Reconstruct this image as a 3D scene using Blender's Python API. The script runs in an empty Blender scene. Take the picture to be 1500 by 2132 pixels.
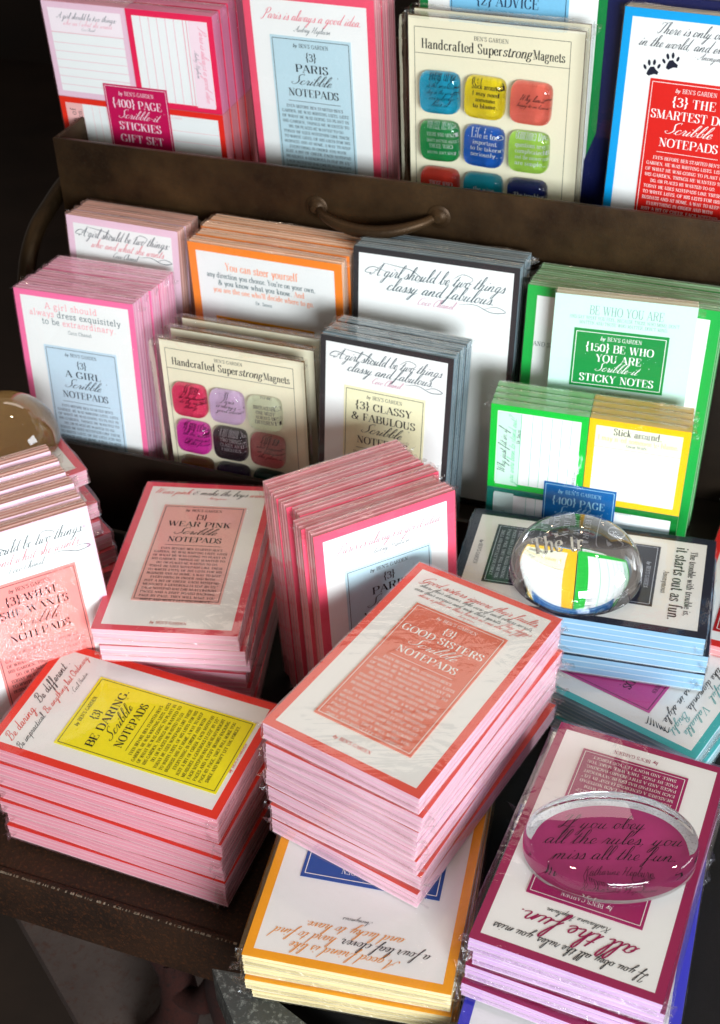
import bpy, bmesh, math, random
from mathutils import Vector, Matrix, noise
random.seed(7)
S = bpy.context.scene
COL = S.collection
IN = 0.0254                       # the layout below is in inches, z measured down from the eye; the floor is 60 in below it
EYE = 60.0
R = math.radians
# ---------------------------------------------------------------- camera
pitch, roll = R(38.0126), R(-1.74047)
fwd = Vector((0, math.cos(pitch), -math.sin(pitch))); up0 = Vector((0, math.sin(pitch), math.cos(pitch))); rt0 = Vector((1, 0, 0))
rt = math.cos(roll)*rt0+math.sin(roll)*up0; up = -math.sin(roll)*rt0+math.cos(roll)*up0
cam = bpy.data.cameras.new('camera'); cam_o = bpy.data.objects.new('camera', cam); COL.objects.link(cam_o)
cam.sensor_fit = 'VERTICAL'; cam.sensor_height = 36; cam.sensor_width = 36; cam.lens = 2747.83/2132*36
cam.clip_start = .02; cam.clip_end = 40
cam.dof.use_dof = True; cam.dof.focus_distance = .80; cam.dof.aperture_fstop = 15
m = Matrix((rt, up, -fwd)).transposed().to_4x4(); m.translation = Vector((0, 0, EYE*IN)); cam_o.matrix_world = m
S.camera = cam_o
# ---------------------------------------------------------------- light: a shop lit by its windows
w = bpy.data.worlds.new('World'); S.world = w; w.use_nodes = True
bg = w.node_tree.nodes['Background']; bg.inputs[0].default_value = (1.0, .9, .82, 1); bg.inputs[1].default_value = .17
TGT = Vector((0, 30, -24+EYE))*IN
def area(name, d, dist, sx, sy, power, colr, shape='RECTANGLE'):
    l = bpy.data.lights.new(name, 'AREA'); l.shape = shape; l.size = sx; l.size_y = sy; l.energy = power; l.color = colr
    o = bpy.data.objects.new(name, l); COL.objects.link(o)
    d = Vector(d).normalized(); o.location = TGT+d*dist; o.rotation_euler = d.to_track_quat('Z', 'Y').to_euler(); return o
area('window_light', (.24, -.93, .27), 2.6, 1.2, .8, 95, (.86, .94, 1.0))
area('side_window_light', (.95, -.30, .30), 2.6, .9, .9, 20, (.88, .95, 1.0))
area('added_back_light', (.05, .80, .80), 3.1, 1.5, .35, 5, (1.0, .9, .8))  # added light, no known window: gives the cellophane whitish streaks and some fill
for i, d in enumerate(((-.5, -.1, 1.5), (.15, .35, 1.5), (.8, .1, 1.4), (-.9, .4, 1.2))):
    area('ceiling_lamp', d, 1.9, .05, .05, 1.7, (1.0, .76, .54), 'DISK')
S.view_settings.view_transform = 'Standard'; S.view_settings.look = 'None'; S.view_settings.exposure = .2; S.view_settings.gamma = 1
S.view_settings.use_curve_mapping = False
cy = S.cycles
cy.transparent_max_bounces = 64; cy.max_bounces = 16; cy.transmission_bounces = 14; cy.glossy_bounces = 5; cy.diffuse_bounces = 4
cy.sample_clamp_indirect = 40; cy.use_denoising = True
# ---------------------------------------------------------------- materials
def lin(c):
    return tuple(((x/255)/12.92 if x/255 <= .04045 else ((x/255+.055)/1.055)**2.4) for x in c)+(1,)
_mats = {}
def nodes(name):
    m = bpy.data.materials.new(name); m.use_nodes = True; nt = m.node_tree; nt.nodes.clear()
    out = nt.nodes.new('ShaderNodeOutputMaterial'); return m, nt, out
def N(nt, t, **kw):
    n = nt.nodes.new(t)
    for k, v in kw.items():
        if k.startswith('i_'): n.inputs[k[2:].replace('_', ' ')].default_value = v
        else: setattr(n, k, v)
    return n
def paper(c, rough=.55, var=.05, key='paper', scale=60):
    """printed or plain paper: faint fibre mottling, soft sheen"""
    k = (key, c, rough)
    if k in _mats: return _mats[k]
    m, nt, out = nodes('printed_paper'); b = N(nt, 'ShaderNodeBsdfPrincipled'); b.inputs['Roughness'].default_value = rough
    b.inputs['Specular IOR Level'].default_value = .35
    tc = N(nt, 'ShaderNodeTexCoord'); nz = N(nt, 'ShaderNodeTexNoise'); nz.inputs['Scale'].default_value = scale*8; nz.inputs['Detail'].default_value = 4
    nt.links.new(tc.outputs['Object'], nz.inputs['Vector'])
    hs = N(nt, 'ShaderNodeMix', data_type='RGBA'); col = lin(c)
    hs.inputs[6].default_value = tuple(x*(1-var) for x in col[:3])+(1,); hs.inputs[7].default_value = tuple(min(1, x*(1+var)) for x in col[:3])+(1,)
    nt.links.new(nz.outputs['Fac'], hs.inputs[0]); nt.links.new(hs.outputs[2], b.inputs['Base Color'])
    nt.links.new(b.outputs[0], out.inputs[0]); _mats[k] = m; return m
def pages(c):
    """cut edges of a block of sheets: fine streaks along the sheets"""
    k = ('pages', c)
    if k in _mats: return _mats[k]
    m, nt, out = nodes('page_edges'); b = N(nt, 'ShaderNodeBsdfPrincipled'); b.inputs['Roughness'].default_value = .7; b.inputs['Specular IOR Level'].default_value = .2
    tc = N(nt, 'ShaderNodeTexCoord'); mp = N(nt, 'ShaderNodeMapping'); mp.inputs['Scale'].default_value = (9, 9, 3200)
    nz = N(nt, 'ShaderNodeTexNoise'); nz.inputs['Scale'].default_value = 1; nz.inputs['Detail'].default_value = 3
    mp2 = N(nt, 'ShaderNodeMapping'); mp2.inputs['Scale'].default_value = (30, 30, 500); nz2 = N(nt, 'ShaderNodeTexNoise'); nz2.inputs['Scale'].default_value = 1
    nt.links.new(tc.outputs['Object'], mp.inputs[0]); nt.links.new(mp.outputs[0], nz.inputs['Vector'])
    nt.links.new(tc.outputs['Object'], mp2.inputs[0]); nt.links.new(mp2.outputs[0], nz2.inputs['Vector'])
    add = N(nt, 'ShaderNodeMath', operation='ADD'); nt.links.new(nz.outputs['Fac'], add.inputs[0]); nt.links.new(nz2.outputs['Fac'], add.inputs[1])
    rm = N(nt, 'ShaderNodeMapRange'); rm.inputs[1].default_value = .6; rm.inputs[2].default_value = 1.4; nt.links.new(add.outputs[0], rm.inputs[0])
    mx = N(nt, 'ShaderNodeMix', data_type='RGBA'); col = lin(c)
    mx.inputs[6].default_value = tuple(x*.86 for x in col[:3])+(1,); mx.inputs[7].default_value = tuple(min(.95, x*1.14) for x in col[:3])+(1,)
    nt.links.new(rm.outputs[0], mx.inputs[0]); nt.links.new(mx.outputs[2], b.inputs['Base Color'])
    bp = N(nt, 'ShaderNodeBump'); bp.inputs['Strength'].default_value = .35; bp.inputs['Distance'].default_value = .0003
    nt.links.new(nz.outputs['Fac'], bp.inputs['Height']); nt.links.new(bp.outputs[0], b.inputs['Normal'])
    nt.links.new(b.outputs[0], out.inputs[0]); _mats[k] = m; return m
def ink(c):
    k = ('ink', c)
    if k in _mats: return _mats[k]
    m, nt, out = nodes('printing_ink'); b = N(nt, 'ShaderNodeBsdfPrincipled'); b.inputs['Base Color'].default_value = lin(c); b.inputs['Roughness'].default_value = .6
    b.inputs['Specular IOR Level'].default_value = .2; nt.links.new(b.outputs[0], out.inputs[0]); _mats[k] = m; return m
def film(creased=False):
    """clear cellophane: see-through with wrinkled reflections"""
    k = ('film', creased)
    if k in _mats: return _mats[k]
    m, nt, out = nodes('creased_cellophane' if creased else 'clear_cellophane')
    tc = N(nt, 'ShaderNodeTexCoord'); geo = N(nt, 'ShaderNodeNewGeometry')
    wr = N(nt, 'ShaderNodeTexNoise'); wr.inputs['Scale'].default_value = 55 if not creased else 120; wr.inputs['Detail'].default_value = 3; wr.inputs['Distortion'].default_value = 1.6
    nt.links.new(geo.outputs['Position'], wr.inputs['Vector'])
    st = N(nt, 'ShaderNodeMapping'); st.inputs['Rotation'].default_value = (0, 0, .8); st.inputs['Scale'].default_value = (22, 150, 60); nt.links.new(geo.outputs['Position'], st.inputs[0])
    n2 = N(nt, 'ShaderNodeTexNoise'); n2.inputs['Scale'].default_value = 1; n2.inputs['Detail'].default_value = 2; n2.inputs['Distortion'].default_value = .8; nt.links.new(st.outputs[0], n2.inputs['Vector'])
    ad = N(nt, 'ShaderNodeMath', operation='MULTIPLY_ADD'); ad.inputs[1].default_value = .35; mk = N(nt, 'ShaderNodeTexNoise'); mk.inputs['Scale'].default_value = 13; mk.inputs['Detail'].default_value = 1; nt.links.new(geo.outputs['Position'], mk.inputs['Vector'])
    mr = N(nt, 'ShaderNodeMapRange'); mr.inputs[1].default_value = .47; mr.inputs[2].default_value = .64; mr.inputs[4].default_value = 1.5; nt.links.new(mk.outputs['Fac'], mr.inputs[0])
    mm = N(nt, 'ShaderNodeMath', operation='MULTIPLY'); nt.links.new(n2.outputs['Fac'], mm.inputs[0]); nt.links.new(mr.outputs[0], mm.inputs[1])
    ws = N(nt, 'ShaderNodeMath', operation='MULTIPLY'); ws.inputs[1].default_value = .45 if not creased else 1; nt.links.new(wr.outputs['Fac'], ws.inputs[0])
    nt.links.new(mm.outputs[0], ad.inputs[0]); nt.links.new(ws.outputs[0], ad.inputs[2])
    bp = N(nt, 'ShaderNodeBump'); bp.inputs['Strength'].default_value = (.11 if not creased else .7); bp.inputs['Distance'].default_value = .0035
    nt.links.new(ad.outputs[0], bp.inputs['Height'])
    fr = N(nt, 'ShaderNodeFresnel'); fr.inputs['IOR'].default_value = 1.42 if not creased else 1.6; nt.links.new(bp.outputs[0], fr.inputs['Normal'])
    cl = N(nt, 'ShaderNodeMath', operation='MINIMUM'); cl.inputs[1].default_value = .36 if not creased else .26; nt.links.new(fr.outputs[0], cl.inputs[0])
    tr = N(nt, 'ShaderNodeBsdfTransparent'); tr.inputs[0].default_value = (.985, .985, .98, 1) if not creased else (.96, .96, .95, 1)
    gl = N(nt, 'ShaderNodeBsdfGlossy'); gl.inputs['Color'].default_value = (.97, .97, .97, 1); gl.inputs['Roughness'].default_value = .05 if not creased else .2; nt.links.new(bp.outputs[0], gl.inputs['Normal'])
    mx = N(nt, 'ShaderNodeMixShader'); nt.links.new(cl.outputs[0], mx.inputs[0]); nt.links.new(tr.outputs[0], mx.inputs[1]); nt.links.new(gl.outputs[0], mx.inputs[2])
    nt.links.new(mx.outputs[0], out.inputs[0]); _mats[k] = m; return m
def glass(ior=1.5):
    if ('glass', ior) in _mats: return _mats[('glass', ior)]
    m, nt, out = nodes('clear_glass'); g = N(nt, 'ShaderNodeBsdfGlass'); g.inputs['IOR'].default_value = ior; g.inputs['Roughness'].default_value = 0
    nt.links.new(g.outputs[0], out.inputs[0]); _mats[('glass', ior)] = m; return m
def metal(name, c1, c2, met, r1, r2, scale=9, rust=None, bump=.25):
    if name in _mats: return _mats[name]
    m, nt, out = nodes(name); b = N(nt, 'ShaderNodeBsdfPrincipled'); b.inputs['Metallic'].default_value = met; b.inputs['Specular IOR Level'].default_value = .3
    tc = N(nt, 'ShaderNodeTexCoord'); n1 = N(nt, 'ShaderNodeTexNoise'); n1.inputs['Scale'].default_value = scale; n1.inputs['Detail'].default_value = 8; n1.inputs['Roughness'].default_value = .65
    nt.links.new(tc.outputs['Object'], n1.inputs['Vector'])
    n2 = N(nt, 'ShaderNodeTexNoise'); n2.inputs['Scale'].default_value = scale*28; n2.inputs['Detail'].default_value = 6; n2.inputs['Roughness'].default_value = .75; nt.links.new(tc.outputs['Object'], n2.inputs['Vector'])
    rp = N(nt, 'ShaderNodeMapRange'); rp.inputs[1].default_value = .35; rp.inputs[2].default_value = .68; nt.links.new(n1.outputs['Fac'], rp.inputs[0])
    mx = N(nt, 'ShaderNodeMix', data_type='RGBA'); mx.inputs[6].default_value = lin(c1); mx.inputs[7].default_value = lin(c2); nt.links.new(rp.outputs[0], mx.inputs[0])
    cur = mx.outputs[2]
    if rust:
        r2_ = N(nt, 'ShaderNodeMapRange'); r2_.inputs[1].default_value = .52; r2_.inputs[2].default_value = .72; nt.links.new(n2.outputs['Fac'], r2_.inputs[0])
        m2 = N(nt, 'ShaderNodeMix', data_type='RGBA'); m2.inputs[7].default_value = lin(rust); nt.links.new(r2_.outputs[0], m2.inputs[0]); nt.links.new(cur, m2.inputs[6]); cur = m2.outputs[2]
    nt.links.new(cur, b.inputs['Base Color'])
    rr = N(nt, 'ShaderNodeMapRange'); rr.inputs[3].default_value = r1; rr.inputs[4].default_value = r2; nt.links.new(n1.outputs['Fac'], rr.inputs[0]); nt.links.new(rr.outputs[0], b.inputs['Roughness'])
    bp = N(nt, 'ShaderNodeBump'); bp.inputs['Strength'].default_value = bump; bp.inputs['Distance'].default_value = .0012; nt.links.new(n2.outputs['Fac'], bp.inputs['Height']); nt.links.new(bp.outputs[0], b.inputs['Normal'])
    nt.links.new(b.outputs[0], out.inputs[0]); _mats[name] = m; return m
BRONZE = lambda: metal('dark_patinated_bronze', (42, 28, 17), (80, 58, 34), .5, .26, .6, 13, (58, 46, 32), .2)
IRON = lambda: metal('dark_rusty_iron', (32, 18, 9), (50, 29, 14), .25, .55, .8, 14, (88, 48, 22), .6)
BLACK = lambda: metal('black_painted_metal', (9, 8, 7), (16, 13, 11), .1, .5, .75, 12, None, .3)
# ---------------------------------------------------------------- building helpers
def tag(o, label=None, cat=None, group=None, kind=None):
    if label: o['label'] = label
    if cat: o['category'] = cat
    if group: o['group'] = group
    if kind: o['kind'] = kind
    return o
def empty(name, label, cat, group=None):
    o = bpy.data.objects.new(name, None); o.empty_display_size = .02; COL.objects.link(o); return tag(o, label, cat, group)
def mesh(name, verts, faces, mats, midx=None, smooth=False):
    me = bpy.data.meshes.new(name); me.from_pydata([tuple(c*IN for c in v) for v in verts], [], faces)
    for mt in mats: me.materials.append(mt)
    if midx: me.polygons.foreach_set('material_index', midx)
    if smooth: me.polygons.foreach_set('use_smooth', [True]*len(me.polygons))
    me.update(); return me
def link(name, me, parent=None):
    o = bpy.data.objects.new(name, me); COL.objects.link(o); o.parent = parent; return o
class MB:
    """collects simple solids (inches) into one mesh"""
    def __init__(self): self.v, self.f, self.m = [], [], []
    def box(self, x0, x1, y0, y1, z0, z1, mi=0, mtop=None, mbot=None):
        b = len(self.v); self.v += [(x, y, z) for z in (z0, z1) for y in (y0, y1) for x in (x0, x1)]
        self.f += [(b, b+2, b+3, b+1), (b+4, b+5, b+7, b+6), (b, b+1, b+5, b+4), (b+2, b+6, b+7, b+3), (b, b+4, b+6, b+2), (b+1, b+3, b+7, b+5)]
        self.m += [mi if mbot is None else mbot, mi if mtop is None else mtop, mi, mi, mi, mi]; return self
    def prism(self, poly, z0, z1, mi=0):
        b = len(self.v); n = len(poly); self.v += [(x, y, z0) for x, y in poly]+[(x, y, z1) for x, y in poly]
        self.f += [tuple(range(b+n-1, b-1, -1)), tuple(range(b+n, b+2*n))]+[(b+i, b+(i+1) % n, b+n+(i+1) % n, b+n+i) for i in range(n)]
        self.m += [mi]*(n+2); return self
    def tube(self, pts, rad, seg=14, mi=0):
        P = [Vector(p) for p in pts]; n = len(P); rads = rad if isinstance(rad, (list, tuple)) else [rad]*n
        prev = None; b = len(self.v)
        for i, p in enumerate(P):
            t = (P[min(i+1, n-1)]-P[max(i-1, 0)]).normalized()
            a = prev if prev is not None else Vector((.31, .2, .93)); u = (a-t*a.dot(t)).normalized(); prev = u; w_ = t.cross(u)
            for k in range(seg):
                an = 2*math.pi*k/seg; self.v.append(tuple(p+(u*math.cos(an)+w_*math.sin(an))*rads[i]))
        for i in range(n-1):
            for k in range(seg):
                self.f.append((b+i*seg+k, b+i*seg+(k+1) % seg, b+(i+1)*seg+(k+1) % seg, b+(i+1)*seg+k)); self.m.append(mi)
        self.f += [tuple(range(b+seg-1, b-1, -1)), tuple(range(b+(n-1)*seg, b+n*seg))]; self.m += [mi, mi]; return self
    def lathe(self, prof, c, axis, seg=28, mi=0):
        ax = Vector(axis).normalized(); u = ax.orthogonal().normalized(); w_ = ax.cross(u); c = Vector(c); b = len(self.v); n = len(prof)
        for r, h in prof:
            for k in range(seg):
                an = 2*math.pi*k/seg; self.v.append(tuple(c+ax*h+(u*math.cos(an)+w_*math.sin(an))*r))
        for i in range(n-1):
            for k in range(seg): self.f.append((b+i*seg+k, b+i*seg+(k+1) % seg, b+(i+1)*seg+(k+1) % seg, b+(i+1)*seg+k)); self.m.append(mi)
        self.f += [tuple(range(b+seg-1, b-1, -1)), tuple(range(b+(n-1)*seg, b+n*seg))]; self.m += [mi, mi]; return self
    def build(self, name, mats, parent=None, smooth=False, bevel=0):
        me = mesh(name, self.v, self.f, mats, self.m, smooth)
        if bevel:
            bm = bmesh.new(); bm.from_mesh(me); bmesh.ops.bevel(bm, geom=bm.edges[:], offset=bevel*IN, segments=2, affect='EDGES', profile=.6); bm.to_mesh(me); bm.free()
        if smooth or bevel:
            me.polygons.foreach_set('use_smooth', [True]*len(me.polygons)); me.set_sharp_from_angle(angle=R(38))
        return link(name, me, parent)
# ---------------------------------------------------------------- lettering: skeleton glyphs
# strokes: T thick line, t hairline, p auto-contrast line, c auto-contrast curve, s serif (x,y,half width)
UPPER = {
'A':(76,"T 37,100 68,0;t 37,100 8,0;t 19,34 56,34;s 8,0,11;s 67,0,14"),
'B':(68,"T 16,0 16,100;c 16,100 40,100 57,90 57,64 40,53 16,53;c 16,53 44,53 62,40 62,13 44,0 16,0;s 11,0,9;s 11,100,9"),
'C':(70,"c 62,74 54,94 38,100 16,88 7,50 16,12 38,0 54,6 64,26;t 62,100 62,72"),
'D':(76,"T 16,0 16,100;c 16,100 42,100 64,86 71,50 64,14 42,0 16,0;s 11,0,9;s 11,100,9"),
'E':(66,"T 16,0 16,100;t 5,100 58,100;t 58,101 58,74;t 16,52 42,52;t 42,63 42,41;t 5,0 60,0;t 60,0 62,28"),
'F':(62,"T 16,0 16,100;t 5,100 56,100;t 56,101 56,74;t 16,50 42,50;t 42,61 42,39;s 16,0,13"),
'G':(76,"c 62,76 54,94 38,100 16,88 7,50 16,12 38,0 54,5 62,16;t 62,100 62,74;T 63,40 63,4;s 61,40,13"),
'H':(78,"T 17,0 17,100;T 61,0 61,100;t 17,52 61,52;s 17,0,13;s 17,100,13;s 61,0,13;s 61,100,13"),
'I':(36,"T 18,0 18,100;s 18,0,13;s 18,100,13"),
'J':(48,"T 32,100 32,22;c 32,22 28,5 16,0 6,10;s 32,100,13"),
'K':(74,"T 16,0 16,100;t 16,40 60,100;T 34,64 62,0;s 16,0,13;s 16,100,13;s 60,100,11;s 63,0,12"),
'L':(62,"T 16,0 16,100;t 5,0 57,0;t 57,0 59,32;s 16,100,13"),
'M':(94,"t 14,0 14,100;T 16,100 46,4;t 47,4 76,100;T 77,100 77,0;s 14,0,11;s 9,100,9;s 78,0,14;s 82,100,9"),
'N':(78,"t 14,0 14,100;T 14,100 62,2;t 64,0 64,100;s 14,0,12;s 9,100,9;s 64,100,12"),
'O':(78,"c 39,100 64,86 71,50 64,14 39,0 14,14 7,50 14,86 39,100"),
'P':(66,"T 16,0 16,100;c 16,100 44,100 61,88 61,60 44,47 16,47;s 16,0,13;s 11,100,9"),
'Q':(78,"c 39,100 64,86 71,50 64,14 39,0 14,14 7,50 14,86 39,100;c 34,10 48,8 56,-16 72,-14"),
'R':(74,"T 16,0 16,100;c 16,100 44,100 59,90 59,64 44,53 16,53;T 44,52 58,4;t 58,3 70,6;s 16,0,13;s 11,100,9"),
'S':(56,"c 46,78 40,95 27,100 12,94 8,76 18,61 38,46 48,28 43,8 27,0 13,5 6,26;t 47,101 47,74;t 6,-1 6,28"),
'T':(70,"T 35,0 35,100;t 5,100 65,100;t 5,101 4,70;t 65,101 66,70;s 35,0,13"),
'U':(76,"T 16,100 16,30;c 16,30 22,6 40,0 56,8 61,30;t 61,30 61,100;s 16,100,13;s 61,100,11"),
'V':(74,"T 10,100 39,0;t 39,0 64,100;s 12,100,13;s 64,100,10"),
'W':(104,"T 10,100 33,0;t 33,0 54,100;T 52,100 74,0;t 74,0 95,100;s 12,100,12;s 54,100,11;s 95,100,9"),
'X':(74,"T 12,100 60,0;t 62,100 10,0;s 14,100,12;s 61,100,10;s 11,0,10;s 60,0,13"),
'Y':(72,"T 10,100 36,46;t 36,46 62,100;T 36,0 36,48;s 12,100,12;s 62,100,10;s 36,0,13"),
'Z':(64,"t 8,100 58,100;T 56,100 8,0;t 6,0 60,0;t 8,100 7,74;t 60,0 61,28"),
'0':(60,"c 30,100 48,86 53,50 48,14 30,0 12,14 7,50 12,86 30,100"),
'1':(44,"T 24,0 24,100;t 24,100 8,88;s 24,0,15"),
'2':(58,"c 8,74 14,96 30,100 48,88 48,66 30,36 6,2;t 6,2 52,2;t 52,2 54,26"),
'3':(58,"c 8,84 16,98 30,100 46,90 45,66 24,54;c 24,54 48,46 50,14 30,0 14,2 6,18"),
'4':(60,"T 42,0 42,100;t 42,100 4,30;t 4,30 56,30;s 42,0,12"),
'5':(58,"t 14,98 48,98;t 14,98 12,54;c 12,54 30,64 48,52 51,26 40,4 24,0 8,8 6,20"),
'7':(54,"t 6,98 50,98;c 50,98 34,62 24,30 24,0"),
'.':(26,"T 13,0 13,11"),',':(26,"T 13,0 13,11;t 16,4 8,-18"),"'":(22,"T 11,76 11,100"),'"':(38,"T 11,76 11,100;T 27,76 27,100"),
'-':(36,"t 5,38 31,38"),'(':(34,"c 28,112 12,84 10,44 12,6 28,-18"),')':(34,"c 6,112 22,84 24,44 22,6 6,-18"),
'{':(40,"c 32,116 20,110 18,90 18,66 6,50 18,34 18,10 20,-10 32,-16"),'}':(40,"c 8,116 20,110 22,90 22,66 34,50 22,34 22,10 20,-10 8,-16"),
'&':(84,"c 72,52 62,22 44,2 22,0 8,18 16,42 40,60 50,82 38,100 24,92 24,72 44,36 66,6 80,4"),
'?':(50,"c 8,76 14,96 28,100 42,88 40,68 26,50 25,28;T 25,0 25,11"),':':(26,"T 13,0 13,11;T 13,48 13,59"),'~':(56,"t 4,100 26,100;t 15,100 15,62;t 31,62 31,100;t 31,100 40,74;t 40,74 49,100;t 49,100 49,62"),
'_':(60,"t 2,34 58,34"),
}
LOWER = {
'a':(54,"c 10,50 16,62 28,64 37,56 38,44;T 38,46 38,6;c 38,40 22,36 8,26 8,8 20,0 32,6 38,16;c 38,8 42,0 52,4"),
'b':(60,"T 14,0 14,105;c 14,44 24,62 38,64 52,50 52,14 38,0 24,4 14,18;s 9,105,6"),
'c':(50,"c 42,50 34,63 26,64 10,52 7,32 12,10 26,0 38,5 45,18"),
'd':(62,"T 44,0 44,105;c 44,46 36,60 24,64 9,50 8,14 24,0 36,6 44,18;s 38,105,7;s 50,0,7"),
'e':(50,"t 9,36 43,36;c 43,36 40,58 26,64 10,52 7,30 14,8 28,0 40,6 45,16"),
'f':(38,"T 17,0 17,84;c 17,84 20,102 30,105 38,98;t 4,63 34,63;s 17,0,12"),
'g':(54,"c 24,64 38,58 38,34 24,24 11,32 11,56 24,64;c 14,28 6,16 16,6 38,2 46,-12 38,-28 20,-30 6,-20 8,-6 18,4;c 36,56 44,64 52,62"),
'h':(64,"T 14,0 14,105;c 14,42 26,62 38,64 48,54 48,38;T 48,40 48,0;s 9,105,6;s 14,0,11;s 49,0,11"),
'i':(32,"T 16,0 16,63;T 16,84 16,96;s 11,63,6;s 16,0,11"),
'j':(30,"T 16,63 16,-12;c 16,-12 12,-28 4,-26;T 16,84 16,96;s 11,63,6"),
'k':(60,"T 14,0 14,105;t 14,26 44,63;T 26,42 48,0;s 9,105,6;s 14,0,11;s 45,63,9;s 49,0,9"),
'l':(32,"T 16,0 16,105;s 11,105,6;s 16,0,11"),
'm':(94,"T 14,0 14,63;c 14,42 24,62 34,64 44,54 45,38;T 46,40 46,0;c 46,42 58,62 68,64 77,54 78,38;T 78,40 78,0;s 9,63,6;s 14,0,11;s 46,0,10;s 79,0,11"),
'n':(64,"T 14,0 14,63;c 14,42 26,62 38,64 48,54 48,38;T 48,40 48,0;s 9,63,6;s 14,0,11;s 49,0,11"),
'o':(56,"c 28,64 46,54 49,32 46,10 28,0 10,10 7,32 10,54 28,64"),
'p':(60,"T 14,-32 14,63;c 14,44 24,62 38,64 52,50 52,14 38,0 24,4 14,18;s 9,63,6;s 14,-32,11"),
'q':(60,"T 46,-32 46,63;c 46,46 36,62 24,64 9,50 8,14 24,0 36,6 46,18;s 46,-32,11"),
'r':(46,"T 14,0 14,63;c 14,40 24,60 34,64 42,56;s 9,63,6;s 15,0,12"),
's':(44,"c 36,50 30,62 21,64 9,58 9,44 22,34 36,22 34,5 21,0 9,5 6,18;t 36,64 36,48;t 6,0 6,18"),
't':(38,"T 16,86 16,14;c 16,14 20,0 30,2 35,12;t 4,63 33,63"),
'u':(64,"T 14,63 14,22;c 14,22 18,2 30,0 42,8 47,22;T 48,0 48,63;s 9,63,6;s 43,63,6;s 54,0,6"),
'v':(56,"T 8,63 28,0;t 28,0 48,63;s 9,63,9;s 47,63,8"),
'w':(80,"T 8,63 25,0;t 25,0 40,63;T 40,63 57,0;t 57,0 73,63;s 9,63,8;s 40,63,8;s 73,63,7"),
'x':(56,"T 8,63 46,0;t 47,63 8,0;s 10,63,9;s 46,63,8;s 8,0,8;s 46,0,9"),
'y':(56,"T 8,63 29,0;c 49,63 34,12 22,-24 8,-28;s 9,63,9;s 48,63,8"),
'z':(50,"t 8,63 44,63;T 43,63 7,0;t 6,0 46,0;t 8,63 7,48;t 46,0 47,18"),
}
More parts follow.
